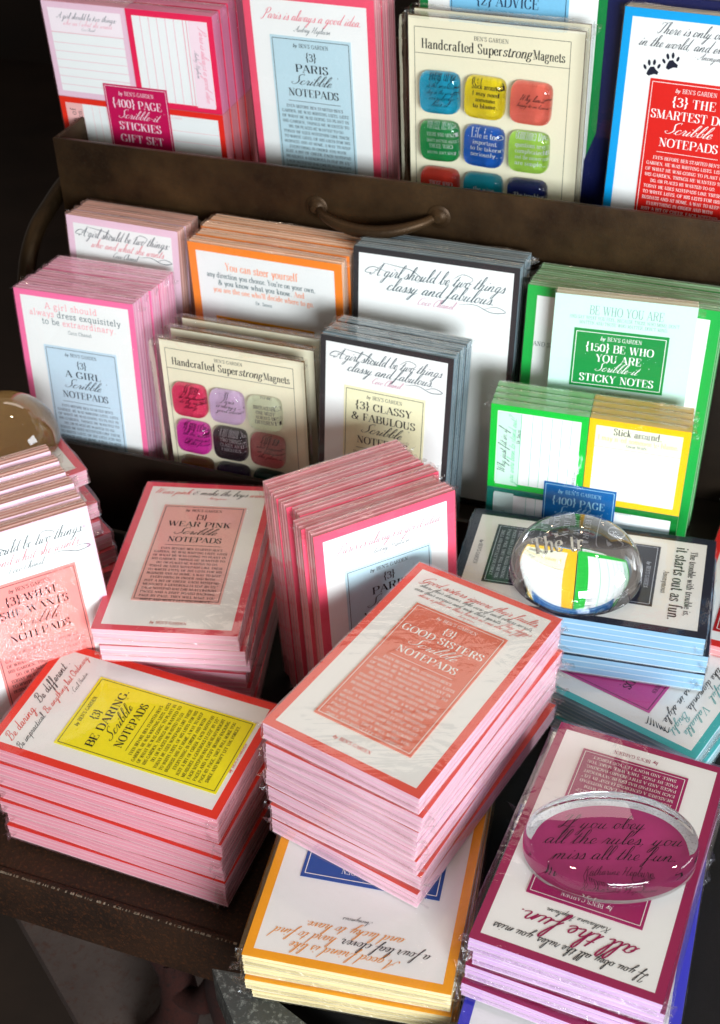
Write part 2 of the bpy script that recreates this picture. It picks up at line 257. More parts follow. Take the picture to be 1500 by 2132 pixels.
# connected hand, already upright; slanted when set
HAND = {
'a':(48,"c -4,2 4,12 14,30;c 34,36 22,43 9,32 6,10 16,0 28,14 36,40;c 36,40 32,10 38,-1 50,6"),
'b':(42,"c -4,2 14,40 26,84 22,106 14,92 10,44 12,6 22,-1 34,10 32,34 26,40;c 28,36 36,32 46,36"),
'c':(38,"c -4,2 6,16 14,32;c 30,32 24,43 10,34 6,12 16,-1 28,2 40,10"),
'd':(50,"c 34,36 22,43 9,32 6,10 16,0 28,14 38,60 44,104;c 44,104 34,30 38,-1 52,6"),
'e':(36,"c -4,2 18,12 27,28 20,42 10,32 7,12 15,-1 26,1 38,10"),
'f':(36,"c -4,2 18,40 32,88 28,106 20,94 12,30 4,-34 -4,-48 -6,-34 6,-4 18,6 38,10"),
'g':(46,"c 34,36 22,43 9,32 6,10 16,0 28,14 36,40;c 36,40 26,-10 14,-50 2,-52 6,-32 28,-8 48,6"),
'h':(50,"c -4,2 14,40 26,86 22,106 14,92 10,40 8,0;c 8,4 16,30 28,42 34,34 30,6 36,-1 52,8"),
'i':(26,"c -4,2 6,16 14,40;c 14,40 8,8 14,-1 28,8;T 18,58 19,64"),
'j':(26,"c -4,2 6,16 14,40;c 14,40 6,-10 -6,-48 -16,-48 -10,-30 10,-6 28,8;T 18,58 19,64"),
'k':(48,"c -4,2 14,40 26,86 22,106 14,92 10,40 8,0;c 8,6 20,36 32,42 34,32 18,22;c 18,22 28,18 32,0 42,0 50,8"),
'l':(26,"c -4,2 16,40 27,86 22,106 14,90 9,34 10,4 16,-1 28,8"),
'm':(74,"c -4,2 6,28 12,40;c 13,38 9,14 7,0;c 8,6 18,34 28,42 33,32 29,14 28,0;c 28,6 38,34 48,42 54,34 50,8 56,-1 76,8"),
'n':(54,"c -4,2 6,28 12,40;c 13,38 9,14 7,0;c 8,6 20,34 30,42 35,32 31,8 37,-1 56,8"),
'o':(42,"c -4,2 4,12 10,28;c 24,42 10,38 6,14 16,-1 28,6 32,26 24,41;c 26,38 34,32 46,36"),
'p':(48,"c -4,2 6,22 14,44;c 14,44 6,-10 0,-54;c 6,0 16,32 28,42 36,32 32,8 22,-1 12,6;c 22,-1 34,0 50,8"),
'q':(46,"c 34,36 22,43 9,32 6,10 16,0 28,14 36,40;c 36,40 28,-10 24,-52;c 24,-52 30,-20 48,8"),
'r':(38,"c -4,2 8,28 14,46 18,40 28,38;c 28,38 24,12 26,0 32,0 40,8"),
's':(34,"c -4,2 10,22 19,46;c 19,46 26,24 24,4 12,-1 4,8;c 14,0 24,-1 36,8"),
't':(32,"c -4,2 10,30 22,80;c 22,80 10,14 14,-1 34,8;t 4,48 32,52"),
'u':(50,"c -4,2 6,18 12,40;c 12,40 6,8 12,-1 24,6 34,40;c 34,40 28,8 34,-1 52,8"),
'v':(42,"c -4,2 6,30 12,40 16,20 16,0;c 16,0 30,12 32,40;c 32,40 36,34 44,36"),
'w':(60,"c -4,2 6,18 12,40;c 12,40 6,8 12,-1 22,6 30,38;c 30,38 26,8 32,-1 44,10 48,40;c 48,40 52,34 62,36"),
'x':(46,"c -4,2 6,36 14,40 22,20 28,-1 48,8;t 34,40 6,0"),
'y':(50,"c -4,2 6,18 12,40;c 12,40 6,8 12,-1 24,6 34,40;c 34,40 22,-14 10,-52 0,-52 6,-30 28,-6 52,8"),
'z':(42,"c -4,2 8,36 20,38 22,22 8,4;c 8,4 26,2 20,-30 6,-50 2,-36 20,-8 44,8"),
'A':(78,"c -4,16 2,0 16,6 38,50 66,102;c 66,102 58,40 60,4 72,-1 82,10;c 18,44 34,38 64,48"),
'B':(62,"c 6,0 14,30 30,98;c 6,74 16,98 42,106 58,90 44,62 26,54;c 26,54 52,54 54,22 34,0 8,2 0,14"),
'C':(56,"c 52,82 56,100 42,104 16,78 4,36 12,4 32,-2 58,22"),
'D':(68,"c 28,98 20,50 10,8;c 0,10 14,0 40,2 62,34 62,78 40,104 10,98 4,80"),
'G':(64,"c 54,84 54,102 40,104 14,78 4,34 14,4 34,4 52,50;c 52,50 42,-10 24,-40 4,-36 14,-12 66,10"),
'H':(80,"c 2,80 14,98 26,100;c 26,100 16,40 6,0;c 72,106 58,60 50,0 64,-2 82,10;c 6,46 30,44 64,52"),
'I':(44,"c 2,80 16,102 40,100;c 34,102 24,50 12,6 0,2 2,20 24,16 46,8"),
'K':(70,"c 2,80 14,98 26,100;c 26,100 16,40 6,0;c 70,106 40,60 18,50;c 24,52 40,40 46,4 58,-1 74,10"),
'O':(62,"c 40,104 14,90 4,46 12,4 34,0 56,34 58,80 40,104;c 40,104 30,92 46,84 64,92"),
'P':(56,"c 28,98 20,50 8,0 -8,-14 -16,0;c 4,74 14,98 42,106 60,92 52,62 30,50 20,52"),
'S':(58,"c 54,88 54,104 40,104 22,86 32,56 42,26 24,0 2,4 -10,18 4,22"),
'T':(62,"c 6,76 6,92 24,96 50,94 72,104;c 46,96 36,50 26,8 10,-2 0,12"),
'W':(92,"c 0,84 8,100 16,98 14,50 12,2;c 12,2 34,40 50,98;c 50,98 46,40 46,2;c 46,2 72,44 84,100 94,106"),
'Y':(64,"c 0,84 10,100 16,90 12,56 26,46 44,60 62,104;c 62,104 46,20 26,-40 8,-40 16,-14 66,8"),
'L':(54,"c 52,86 50,104 40,104 28,70 18,12 4,0 0,12 14,14 30,-2 58,12"),
'.':(24,"T 10,0 11,6"),',':(24,"T 10,2 11,6;t 11,4 4,-16"),"'":(18,"t 10,104 6,84"),':':(26,"T 8,0 9,6;T 13,32 14,38"),'&':(60,"c 48,60 30,70 16,58 28,44 12,40 2,20 14,0 32,4 50,34"),'?':(44,"c 8,84 20,104 38,98 36,76 20,56 16,30;T 13,0 14,8"),'_':(50,"t 0,28 46,28"),'-':(36,"t 2,24 30,26"),'~':(40,"t 4,92 20,92;t 12,92 12,68;t 24,68 24,92;t 24,92 30,76;t 30,76 36,92;t 36,92 36,68"),
}
def _catmull(P, sub):
    out = []
    n = len(P)
    closed = P[0] == P[-1]
    for i in range(n-1):
        p1, p2 = P[i], P[i+1]
        p0 = P[i-1] if i > 0 else (P[-2] if closed else (2*p1[0]-p2[0], 2*p1[1]-p2[1]))
        p3 = P[i+2] if i+2 < n else (P[1] if closed else (2*p2[0]-p1[0], 2*p2[1]-p1[1]))
        for k in range(sub):
            t = k/sub
            out.append(tuple(.5*(2*p1[a]+(p2[a]-p0[a])*t+(2*p0[a]-5*p1[a]+4*p2[a]-p3[a])*t*t+(3*p1[a]-p0[a]-3*p2[a]+p3[a])*t**3) for a in (0, 1)))
    out.append(P[-1])
    return out
_strokes = {}
def glyph(font, ch, sub):
    """list of stroke outlines (left points, right points), advance"""
    key = (font, ch, sub)
    if key in _strokes: return _strokes[key]
    thick, thin, slant, gap = {'serif':(15,4,0,4),'bold':(14,5,0,6),'roman':(11.5,5,0,6),'light':(9,3.6,0,4),'italic':(14,4.5,.24,2),'type':(8.5,8,0,9),
                          'hand':(8.5,3,.52,0),'fine':(6,2.6,.5,0),'print':(7.5,4.5,.38,1)}[font]
    if font in ('hand','fine','print'):
        src = HAND.get(ch) or LOWER.get(ch) or UPPER.get(ch)
    else:
        src = UPPER.get(ch) or LOWER.get(ch)
    if src is None: return (38 if font not in ('hand','fine','print') else 30, [])
    adv, s = src
    res = []
    for st in s.split(';'):
        k, rest = st[0], st[2:]
        if k == 's':
            x, y, h = [float(v) for v in rest.split(',')]
            if font == 'type': h *= 1.05
            w = thin*.55
            yy = y + (w if y < 5 and y > -5 else (-w if y >= 5 else w))
            L = [(x-h, yy+w), (x+h, yy+w)]; Rr = [(x-h, yy-w), (x+h, yy-w)]
        else:
            P = [tuple(float(v) for v in q.split(',')) for q in rest.split()]
            if k == 'c': P = _catmull(P, sub)
            L, Rr = [], []
            for i, p in enumerate(P):
                a = P[max(i-1, 0)]; b = P[min(i+1, len(P)-1)]
                if k == 'c' and P[0] == P[-1] and i in (0, len(P)-1): a, b = P[-2], P[1]
                dx, dy = b[0]-a[0], b[1]-a[1]; d = math.hypot(dx, dy) or 1
                if k == 'T': w = thick
                elif k == 't': w = thin
                else:
                    q = abs(dy)/d
                    if font in ('hand','fine'): q = q if dy < 0 else q*.25
                    w = thin+(thick-thin)*q**1.6
                    if font in ('hand','fine') and i in (0, len(P)-1): w *= .6
                nx, ny = -dy/d*w/2, dx/d*w/2
                L.append((p[0]+nx, p[1]+ny)); Rr.append((p[0]-nx, p[1]-ny))
        if slant:
            L = [(x+slant*y, y) for x, y in L]; Rr = [(x+slant*y, y) for x, y in Rr]
        res.append((L, Rr))
    _strokes[key] = (adv+gap, res)
    return _strokes[key]
class Lettering:
    """collects set lines of type (inches, origin at the sheet's top left, v down) into one mesh"""
    def __init__(self): self.v, self.f, self.m, self.n = [], [], [], 0
    def line(self, segs, font, cap, u, v, width=None, col=0, align='c', sub=3, rot=0, wob=0):
        if isinstance(segs, str): segs = [(segs, col)]
        tot = sum(glyph(font, ch, sub)[0] for t, _ in segs for ch in t)
        s = cap/100; sx = s if width is None else width/tot
        lim = .95 if font in ('hand', 'fine', 'print') else .8
        if sx < lim*s: s = sx/lim
        x = -tot*sx/2 if align == 'c' else (0 if align == 'l' else -tot*sx)
        cr, sr = math.cos(rot), math.sin(rot)
        for t, c in segs:
            for ch in t:
                adv, st = glyph(font, ch, sub)
                for L, Rr in st:
                    b = len(self.v); self.n += 1; z = (self.n % 40)*1.2e-4
                    for p in L+Rr:
                        px, py = x+p[0]*sx, p[1]*s+wob*math.sin(x*5)
                        self.v.append((u+cr*px+sr*py, -(v+sr*px-cr*py), z))
                    k = len(L)
                    for i in range(k-1):
                        self.f.append((b+i, b+k+i, b+k+i+1, b+i+1)); self.m.append(c)
                x += adv*sx
        return self
    def bar(self, u0, v0, u1, v1, w, col=0):
        """a printed rule"""
        dx, dy = u1-u0, v1-v0; d = math.hypot(dx, dy) or 1; nx, ny = -dy/d*w/2, dx/d*w/2
        b = len(self.v); self.n += 1; z = (self.n % 40)*1.2e-4
        for p in ((u0+nx, v0+ny), (u1+nx, v1+ny), (u1-nx, v1-ny), (u0-nx, v0-ny)): self.v.append((p[0], -p[1], z))
        self.f.append((b, b+1, b+2, b+3)); self.m.append(col); return self
    def frame(self, u0, v0, u1, v1, w, col=0):
        for a in ((u0, v0, u1, v0), (u1, v0, u1, v1), (u1, v1, u0, v1), (u0, v1, u0, v0)): self.bar(*a, w, col)
        return self
    def blob(self, pts, col=0):
        b = len(self.v); self.n += 1; z = (self.n % 40)*1.2e-4
        for p in pts: self.v.append((p[0], -p[1], z))
        self.f.append(tuple(range(b, b+len(pts)))); self.m.append(col); return self
    def swash(self, pts, w, col=0):
        """a pen flourish through points"""
        P = _catmull(pts, 5); b = len(self.v); self.n += 1; z = (self.n % 40)*1.2e-4; k = len(P)
        for sgn in (1, -1):
            for i, p in enumerate(P):
                a = P[max(i-1, 0)]; c = P[min(i+1, k-1)]; dx, dy = c[0]-a[0], c[1]-a[1]; d = math.hypot(dx, dy) or 1
                ww = w*(.35+.65*math.sin(math.pi*i/(k-1)))
                self.v.append((p[0]-sgn*dy/d*ww/2, -(p[1]+sgn*dx/d*ww/2), z))
        for i in range(k-1): self.f.append((b+i, b+i+1, b+k+i+1, b+k+i)); self.m.append(col)
        return self

def _c3(P, sub):
    """smooth 3-D curve through points"""
    out = []; n = len(P)
    for i in range(n-1):
        p0, p1, p2, p3 = P[max(i-1, 0)], P[i], P[i+1], P[min(i+2, n-1)]
        for k in range(sub):
            t = k/sub; out.append(tuple(.5*(2*p1[a]+(p2[a]-p0[a])*t+(2*p0[a]-5*p1[a]+4*p2[a]-p3[a])*t*t+(3*p1[a]-p0[a]-3*p2[a]+p3[a])*t**3) for a in (0, 1, 2)))
    return out+[P[-1]]
# ---------------------------------------------------------------- the display rack (its own frame: x along the front, y to the back)
PSI = R(-20.7975)
rack = empty('display_rack', 'dark bronze stepped metal display rack holding the notepads in two bins and a tray', 'display rack')
rack.rotation_euler = (0, 0, PSI); rack.location = (0, 0, EYE*IN)
WW = Vector((math.cos(PSI), math.sin(PSI), 0)); NN = Vector((-math.sin(PSI), math.cos(PSI), 0))
def from_rack(x, y, z): return WW*x+NN*y+Vector((0, 0, z))
XR = 8.0
def bin_(name, x0, x1, yf, yb, zf, zt, zs, mat, low=None):
    m = MB()
    m.box(x0, x1, yf, yf+.16, zf, zt)                                           # front panel
    m.box(x0, x1, yf+.163, yb, zf, zf+.12); m.box(x0, x1, yb, yb+.14, zf, zs)    # floor, back
    m.box(x0, x0+.14, yf+.163, yb-.003, zf+.123, zt-.002); m.box(x1-.14, x1, yf+.163, yb-.003, zf+.123, zt-.002)
    return m.build(name, [mat], rack, bevel=.035)
bin_('upper_bin', -24.3, XR, 36.2, 43.0, -19.62, -17.0, -15, BRONZE())
m = MB(); m.box(-24.1, -7.9, 30.0, 30.16, -28.0, -24.66); m.box(-7.897, XR, 30.0, 30.16, -28.0, -26.45)
m.box(-24.1, XR, 30.163, 36.0, -26.9, -26.66); m.box(-24.1, -23.96, 30.163, 36.0, -26.657, -24.7); m.box(-24.1, XR, 36.003, 36.15, -28.0, -19.7)
m.build('middle_bin', [metal('dark_brown_metal', (26, 19, 13), (40, 29, 19), .4, .4, .6, 11, None, .12)], rack, bevel=.03)
m = MB(); m.box(-23.0, -9.9, 17.9, 22.55, -30.5, -30.14); m.box(-23.0, -9.9, 17.72, 17.897, -32.3, -30.1)
m.build('base_tray', [IRON()], rack, bevel=.05)
m = MB(); m.box(-24.1, -7.05, 22.56, 29.99, -30.5, -28.1)
m.prism([(-9.25, 15.9), (XR, 13.0), (XR, 29.99), (-7.04, 29.99), (-7.04, 23.6), (-10.0, 23.0)], -30.4, -27.72)
m.build('platform', [BLACK()], rack, bevel=.04)
m = MB(); m.lathe([(.37, 0), (.38, .03), (.33, .06), (.28, .07), (.24, .12), (.18, .16), (.14, .2), (.13, .22), (.01, .23)], (-14.91, 36.2, -18.2), (0, -1, 0)); rosette = m.build('handle_rosette', [BRONZE()], rack, smooth=True)
m = MB(); m.lathe([(.37, 0), (.38, .03), (.33, .06), (.28, .07), (.24, .12), (.18, .16), (.14, .2), (.13, .22), (.01, .23)], (-10.84, 36.2, -17.98), (0, -1, 0)); m.build('handle_rosette', [BRONZE()], rack, smooth=True)
m = MB()                                             # worn paint and chipped flecks along the tray's front edge
rw = random.Random(5)
for k in range(230):
    x = -22.8+12.7*rw.random(); s_ = rw.uniform(.006, .03); m.box(x, x+s_*rw.uniform(.6, 2.2), 17.70-.004*rw.random(), 17.74+.02*rw.random(), -30.115+rw.uniform(-.012, .0), -30.097)
m.build('chipped_edge', [metal('chipped_paint', (150, 136, 116), (96, 80, 62), 0, .5, .8, 40)], rack)
hp = []
for k in range(25):
    t = k/24; s = math.sin(math.pi*t); hp.append((-14.72+3.7*t, 36.0-.62*s**.55, -18.22+.23*t-.3*s))
m = MB(); m.tube(hp, [.14+.07*math.sin(math.pi*k/24) for k in range(25)], 18); m.build('handle', [BRONZE()], rack, smooth=True)
rp = [(-24.75, 38.5, -18.9), (-24.8, 37.2, -19.15), (-24.85, 36.2, -19.5), (-24.9, 35.2, -19.95), (-24.9, 34.4, -20.7), (-24.9, 33.9, -21.8), (-24.9, 33.6, -23.4), (-24.9, 33.5, -26), (-24.9, 33.5, -30)]
m = MB(); m.tube(_c3(rp, 5), .3, 16); m.build("side_rail", [metal("worn_brass", (34, 25, 14), (58, 42, 22), .7, .35, .55, 14, None, .2)], rack, smooth=True)
# ---------------------------------------------------------------- one packet: three pads, a cover, a label card, the cellophane
PANEL = (243, 243, 240)
K = dict(
 sisters=dict(border=(236, 92, 76), page=(248, 192, 208), ins=.21),
 wear=dict(border=(228, 76, 92), page=(248, 186, 200), ins=.22),
 daring=dict(border=(238, 52, 30), page=(248, 164, 178), ins=.23),
 obey=dict(border=(160, 28, 84), page=(214, 176, 216), ins=.2),
 trouble=dict(border=(34, 38, 58), page=(148, 188, 216), ins=.24),
 clover=dict(border=(250, 168, 24), page=(240, 218, 166), ins=.22),
 teal=dict(border=(72, 182, 182), page=(176, 212, 222), ins=.22),
 coral=dict(border=(230, 96, 110), page=(246, 186, 200), ins=.24),
 girl=dict(border=(250, 120, 168), page=(250, 178, 206), ins=.19),
 steer=dict(border=(255, 142, 50), page=(255, 200, 168), ins=.26),
 classy=dict(border=(50, 48, 50), page=(134, 156, 168), ins=.17),
 two=dict(border=(238, 202, 218), page=(236, 186, 176), ins=.24),
 green=dict(border=(28, 172, 72), page=(150, 196, 150), ins=.3),
 mint=dict(border=(206, 236, 224), page=(242, 236, 206), ins=0),
 paris=dict(border=(242, 88, 116), page=(240, 158, 168), ins=.25),
 dog=dict(border=(0, 164, 228), page=(196, 184, 160), ins=.24),
 navy=dict(border=(12, 22, 78), page=(30, 36, 84), ins=0),
 advice=dict(border=(0, 128, 62), page=(232, 230, 222), ins=.26),
 blue=dict(border=(62, 64, 196), page=(206, 198, 230), ins=.24),
 red=dict(border=(224, 44, 40), page=(226, 150, 150), ins=.24),
)
BACKING = (240, 238, 232)
_cache = {}
def pad_mesh(W, L, t, kind, top=True):
    k = ('pad', W, L, t, kind, top)
    if k not in _cache:
        m = MB(); a, b = W/2, L/2
        m.box(-a+.006, a-.006, -b+.006, b-.006, 0, t*.14, 0)
        m.box(-a+.012, a-.012, -b+.012, b-.012, t*.143, t*.942, 1)
        m.box(-a, a, -b, b, t*.945, t*.985, 2 if top else 1)
        _cache[k] = mesh('notepad', m.v, m.f, [paper(tuple(int(.45*p+.55*q) for p, q in zip(K[kind]['page'], BACKING)), .6), pages(K[kind]['page']), paper(K[kind]['border'])], m.m)
    return _cache[k]
def cover_mesh(W, L, T, kind):
    k = ('cover', W, L, T, kind)
    if k not in _cache:
        a, b, i = W/2, L/2, K[kind]['ins']; z = T
        if i:
            v = [(-a, -b, z), (a, -b, z), (a, b, z), (-a, b, z), (-a+i, -b+i, z), (a-i, -b+i, z), (a-i, b-i, z), (-a+i, b-i, z)]
            f = [(0, 1, 5, 4), (1, 2, 6, 5), (2, 3, 7, 6), (3, 0, 4, 7), (4, 5, 6, 7)]; mi = [0, 0, 0, 0, 1]
        else: v = [(-a, -b, z), (a, -b, z), (a, b, z), (-a, b, z)]; f = [(0, 1, 2, 3)]; mi = [0]
        _cache[k] = mesh('cover', v, f, [paper(K[kind]['border'], .42), paper(PANEL, .45, .015)], mi)
    return _cache[k]
def wrap_mesh(W, L, T, var, ears=True, loose=.02, lx=0):
    k = ('wrap', W, L, T, var, lx)
    if k in _cache: return _cache[k]
    rng = random.Random(hash((round(W, 2), round(L, 2), round(T, 2), var)) & 0xffff)
    a, b, g = W/2+loose+lx, L/2+loose, loose
    nx, ny, nz = 12, 18, 3
    V, F, M, idx = [], [], [], {}
    z0, z1 = -.006, T+g+.008
    off = rng.uniform(0, 50)
    def vert(i, j, l):
        key = (i, j, l)
        if key in idx: return idx[key]
        x, y, z = -a+2*a*i/nx, -b+2*b*j/ny, z0+(z1-z0)*l/nz
        q = Vector((x*1.3+off, y*1.3, z*3)); n3 = noise.noise_vector(q)
        ed = max(abs(y)/b, 0)**6
        amp = .012+.035*ed
        if i in (0, nx): x += math.copysign(abs(n3.x)*amp*1.4, x)
        if j in (0, ny): y += math.copysign(abs(n3.y)*amp*2.0, y)
        if l == nz: z += abs(n3.z)*amp
        if l == 0: z -= abs(n3.z)*.004
        # pinched ends: the corners pull in a little
        if i in (0, nx) and j in (0, ny): x *= .992; z = z+(T/2-z)*.12
        idx[key] = len(V); V.append((x, y, z)); return idx[key]
    for i in range(nx):
        for j in range(ny):
            F.append((vert(i, j, nz), vert(i+1, j, nz), vert(i+1, j+1, nz), vert(i, j+1, nz))); F.append((vert(i, j, 0), vert(i, j+1, 0), vert(i+1, j+1, 0), vert(i+1, j, 0)))
    for l in range(nz):
        for i in range(nx):
            F.append((vert(i, 0, l), vert(i+1, 0, l), vert(i+1, 0, l+1), vert(i, 0, l+1))); F.append((vert(i, ny, l), vert(i, ny, l+1), vert(i+1, ny, l+1), vert(i+1, ny, l)))
        for j in range(ny):
            F.append((vert(0, j, l), vert(0, j, l+1), vert(0, j+1, l+1), vert(0, j+1, l))); F.append((vert(nx, j, l), vert(nx, j+1, l), vert(nx, j+1, l+1), vert(nx, j, l+1)))
    M = [0]*len(F)
    if ears:                                            # folded cellophane ears at the four corners, a welded seam along each end
        for sx in (-1, 1):
            for sy in (-1, 1):
                cx, cy_ = sx*(W/2+.02), sy*(L/2+.01); e = len(V); n = 5; s = rng.uniform(.8, 1.7)
                for q in range(n):
                    t = q/(n-1)
                    V.append((cx-sx*.02, cy_-sy*.22*t*s, T*(.12+.8*abs(t-.45))))
                    V.append((cx+sx*s*(.07+.19*rng.random()*(1-t*.6)), cy_-sy*(.02+.2*t*s)+sy*rng.uniform(-.02, .1)*(1-t), T*.5+T*rng.uniform(-.4, .4)))
                for q in range(n-1): F.append((e+2*q, e+2*q+1, e+2*q+3, e+2*q+2)); M.append(1)
        for sy in (-1, 1):
            e = len(V); n = 19; y0 = sy*(L/2+loose+.012); ph = rng.uniform(0, 9)
            for q in range(n):
                x = -W/2*.97+W*.97*q/(n-1); wv = noise.noise(Vector((x*.45+ph, sy, 3))); z = T*(.5+.3*wv); wd = .05+.05*noise.noise(Vector((x*.6+ph, 5, sy)))
                V.append((x, y0, z)); V.append((x, y0+sy*wd*.5, z-.05-wd*.8))
            for q in range(n-1): F.append((e+2*q, e+2*q+1, e+2*q+3, e+2*q+2)); M.append(1)
    me = mesh('plastic_wrap', V, F, [film(), film(True)], M, True); me.set_sharp_from_angle(angle=R(50)); _cache[k] = me
    return me
def letter_obj(Lt, W, L, z, cols, parent):
    v = [(p[0]-W/2, p[1]+L/2, z+p[2]) for p in Lt.v]
    return link('lettering', mesh('lettering', v, Lt.f, [ink(c) for c in cols], Lt.m), parent)
def card_mesh(u0, v0, u1, v1, W, L, z, c, th=.014):
    m = MB(); m.box(u0-W/2, u1-W/2, L/2-v1, L/2-v0, z, z+th); return mesh('label_card', m.v, m.f, [paper(c, .5)], m.m)
def shell(name, W, L, T, kind, label, group, npads=3, front=None, cat='notepad packet', var=None, lx=0):
    """a wrapped packet; front = (quote Lettering, colours, card dict) for one whose printed face shows"""
    root = empty(name, label, cat, group); t = T/npads
    for i in range(npads):
        o = link('notepad', pad_mesh(W, L, t, kind, i == npads-1), root); o.location = (random.uniform(-.012, .012)*IN, random.uniform(-.012, .012)*IN, i*t*IN)
    if front:
        cv = link('cover', cover_mesh(W, L, T, kind), root)
        q, cols, card = front
        if q: letter_obj(q, W, L, T+.006, cols, cv)
        if card:
            u0, v0, u1, v1 = card['rect']; lc = link('label_card', card_mesh(u0, v0, u1, v1, W, L, T+.004, card['col']), root)
            letter_obj(card['let'], W, L, T+.004+.014+.005, card['cols'], lc)
    link('plastic_wrap', wrap_mesh(W, L, T, random.randrange(3) if var is None else var, lx=lx), root)
    return root
ORD = ['top', 'second', 'third', 'fourth', 'fifth', 'sixth', 'seventh', 'eighth', 'ninth', 'tenth', 'eleventh', 'twelfth']
def pose_flat(o, x, y, z, yaw, tx, ty, T):
    ex = Vector((math.cos(yaw), math.sin(yaw), tx)).normalized(); ey = Vector((-math.sin(yaw), math.cos(yaw), ty)); ey = (ey-ex*ey.dot(ex)).normalized(); n = ex.cross(ey)
    p = Vector((x, y, z))-n*T; m = Matrix((ex, ey, n)).transposed().to_4x4(); m.translation = Vector((p.x, p.y, p.z+EYE))*IN; o.matrix_world = m
def pose_up(o, TL, yaw, tilt, W, L, T, back=0, side=0, drop=0):
    ex = Vector((math.cos(yaw), math.sin(yaw), 0)); nb = Vector((-math.sin(yaw), math.cos(yaw), 0))
    ey = Vector((0, 0, math.cos(tilt)))+nb*math.sin(tilt); n = ex.cross(ey)          # n points out of the printed face
    c = Vector(TL)+ex*(W/2+side)-ey*(L/2+drop)-n*(T+back)
    m = Matrix((ex, ey, n)).transposed().to_4x4(); m.translation = Vector((c.x, c.y, c.z+EYE))*IN; o.matrix_world = m
def stack(name, n, kind, at, yaw, tilt, W, L, T, top_label, rest, group, front, pitch=None, jit=1.0, shift=None, cat='notepad packet', lx=0):
    pitch = pitch or T+.035; rng = random.Random(kind+group)
    for k in range(n):
        lab = top_label if k == 0 else rest % (ORD[k] if k < n-1 else 'bottom')
        o = shell(name, W, L, T, kind, lab, group if n > 1 else None, front=front if k == 0 else (None, None, None) if shift else None, cat=cat, lx=lx*(1 if k%2==0 else .6))
        f = 1-k/max(1, n-.5)
        dx, dy, da = (0, 0, 0) if k == 0 else (rng.uniform(-.07, .07)*jit, rng.uniform(-.07, .07)*jit, R(rng.uniform(-1.1, 1.1))*jit)
        if shift and k: sdx, sdy, sda = shift(k); dx += sdx; dy += sdy; da += sda
        pose_flat(o, at[0]+dx, at[1]+dy, at[2]-k*pitch, yaw+da, math.tan(tilt[0])*f, math.tan(tilt[1])*f, T)
def row(name, n, kind, TL, yaw, tilt, W, L, T, top_label, rest, group, front, pitch=None, step=(0, 0), jit=1.0, cat='notepad packet', npads=3):
    pitch = pitch or T+.035; rng = random.Random(kind+str(group)+'r')
    for k in range(n):
        lab = top_label if k == 0 else rest % (ORD[k] if k < n-1 else 'rearmost')
        o = shell(name, W, L, T, kind, lab, group if n > 1 else None, npads=npads, front=front if k == 0 else None, cat=cat)
        s, d = (0, 0) if k == 0 else (step[0]*k+rng.uniform(-.05, .05)*jit, step[1]*k+rng.uniform(0, .05)*jit)
        pose_up(o, TL, yaw+(0 if k == 0 else R(rng.uniform(-.6, .6))), tilt, W, L, T, k*pitch, s, d)
# ---------------------------------------------------------------- what is printed on them
BODY = ["EVEN BEFORE BEN STARTED BEN'S", "GARDEN, HE WAS WRITING LISTS. LISTS", "OF WHAT HE WAS GOING TO PLANT IN", "HIS GARDEN, THINGS HE WANTED TO",
 "DO, OR PLACES HE WANTED TO GO.", "TODAY HE USES NOTEPADS LIKE THESE", "TO WRITE LISTS, OF HIS LISTS FOR HIS", "BUSINESS AND AT HOME. A WAY TO KEEP", "EVERYTHING IN ORDER AND WITH",
 "JUST A BIT OF CHEER. EACH NOTEPAD", 'MEASURES A GENEROUS (4.125)" BY (7)."', "EACH NOTEPAD HAS (50) HEAVYWEIGHT", "PAGES AND A STIFF BOARD BACKING.", "PAGE-BY-PAGE, THEY WILL MAKE YOU", "SMILE AND WON'T LET YOU FORGET."]
BW = [1.86, 2.2, 2.2, 2.2, 1.84, 2.2, 2.2, 2.2, 1.9, 2.2, 2.2, 2.2, 2.2, 2.2, 2.06]
def byline(t, u, v, cap, col=0):
    t.line([("by ", col)], 'italic', cap*.95, u-cap*4.9, v, col=col, align='l', sub=2).line("BEN'S GARDEN", 'roman', cap, u+cap*.9, v, width=cap*8.2, col=col, sub=2)
def std_card(title, col, tcol, dv=1.46, k=1.0, rule=True, height=4.63, body=True, uc=2.07, num='{3}', word='NOTEPADS', script='Scribble'):
    """the belly card of a set of pads; k scales it with the pad"""
    t = Lettering(); u = uc*k; v = dv*k; s = k
    x0, x1 = u-1.28*s, u+1.29*s
    t.frame(x0+.07*s, v+.08*s, x1-.07*s, v+(height-.08)*s, .016*s)
    byline(t, u, v+.31*s, .115*s)
    if len(title) == 1:
        t.line(num, 'serif', .22*s, u, v+.70*s, sub=3).line(title[0], 'serif', .235*s, u, v+1.06*s, width=min(2.25, .215*len(title[0]))*s)
    else:
        t.line([(num+' '+title[0], 0)], 'serif', .235*s, u, v+.68*s, width=min(2.2, .2*len(num+title[0]))*s).line(title[1], 'serif', .235*s, u, v+1.05*s, width=min(2.3, .205*len(title[1]))*s)
    t.line(script, 'hand', .31*s, u-.06*s, v+1.44*s, width=1.26*s*(len(script)/8)**.8).line('~', 'roman', .08*s, u+.82*s, v+1.2*s)
    t.line(word, 'serif', .235*s, u, v+1.82*s, width=.206*len(word)*s)
    t.bar(u-.85*s, v+1.98*s, u+.85*s, v+1.98*s, .013*s)
    if body:
        for i, ln in enumerate(BODY): t.line(ln, 'bold', .092*s, u, v+(2.2+i*.1675)*s, width=BW[i]*s, sub=2)
    return dict(rect=(x0, v, x1, v+height*s), col=col, let=t, cols=[tcol])
BLK, WHT = (28, 28, 32), (250, 248, 244)
GREY = (70, 84, 92)
def Q(): return Lettering()
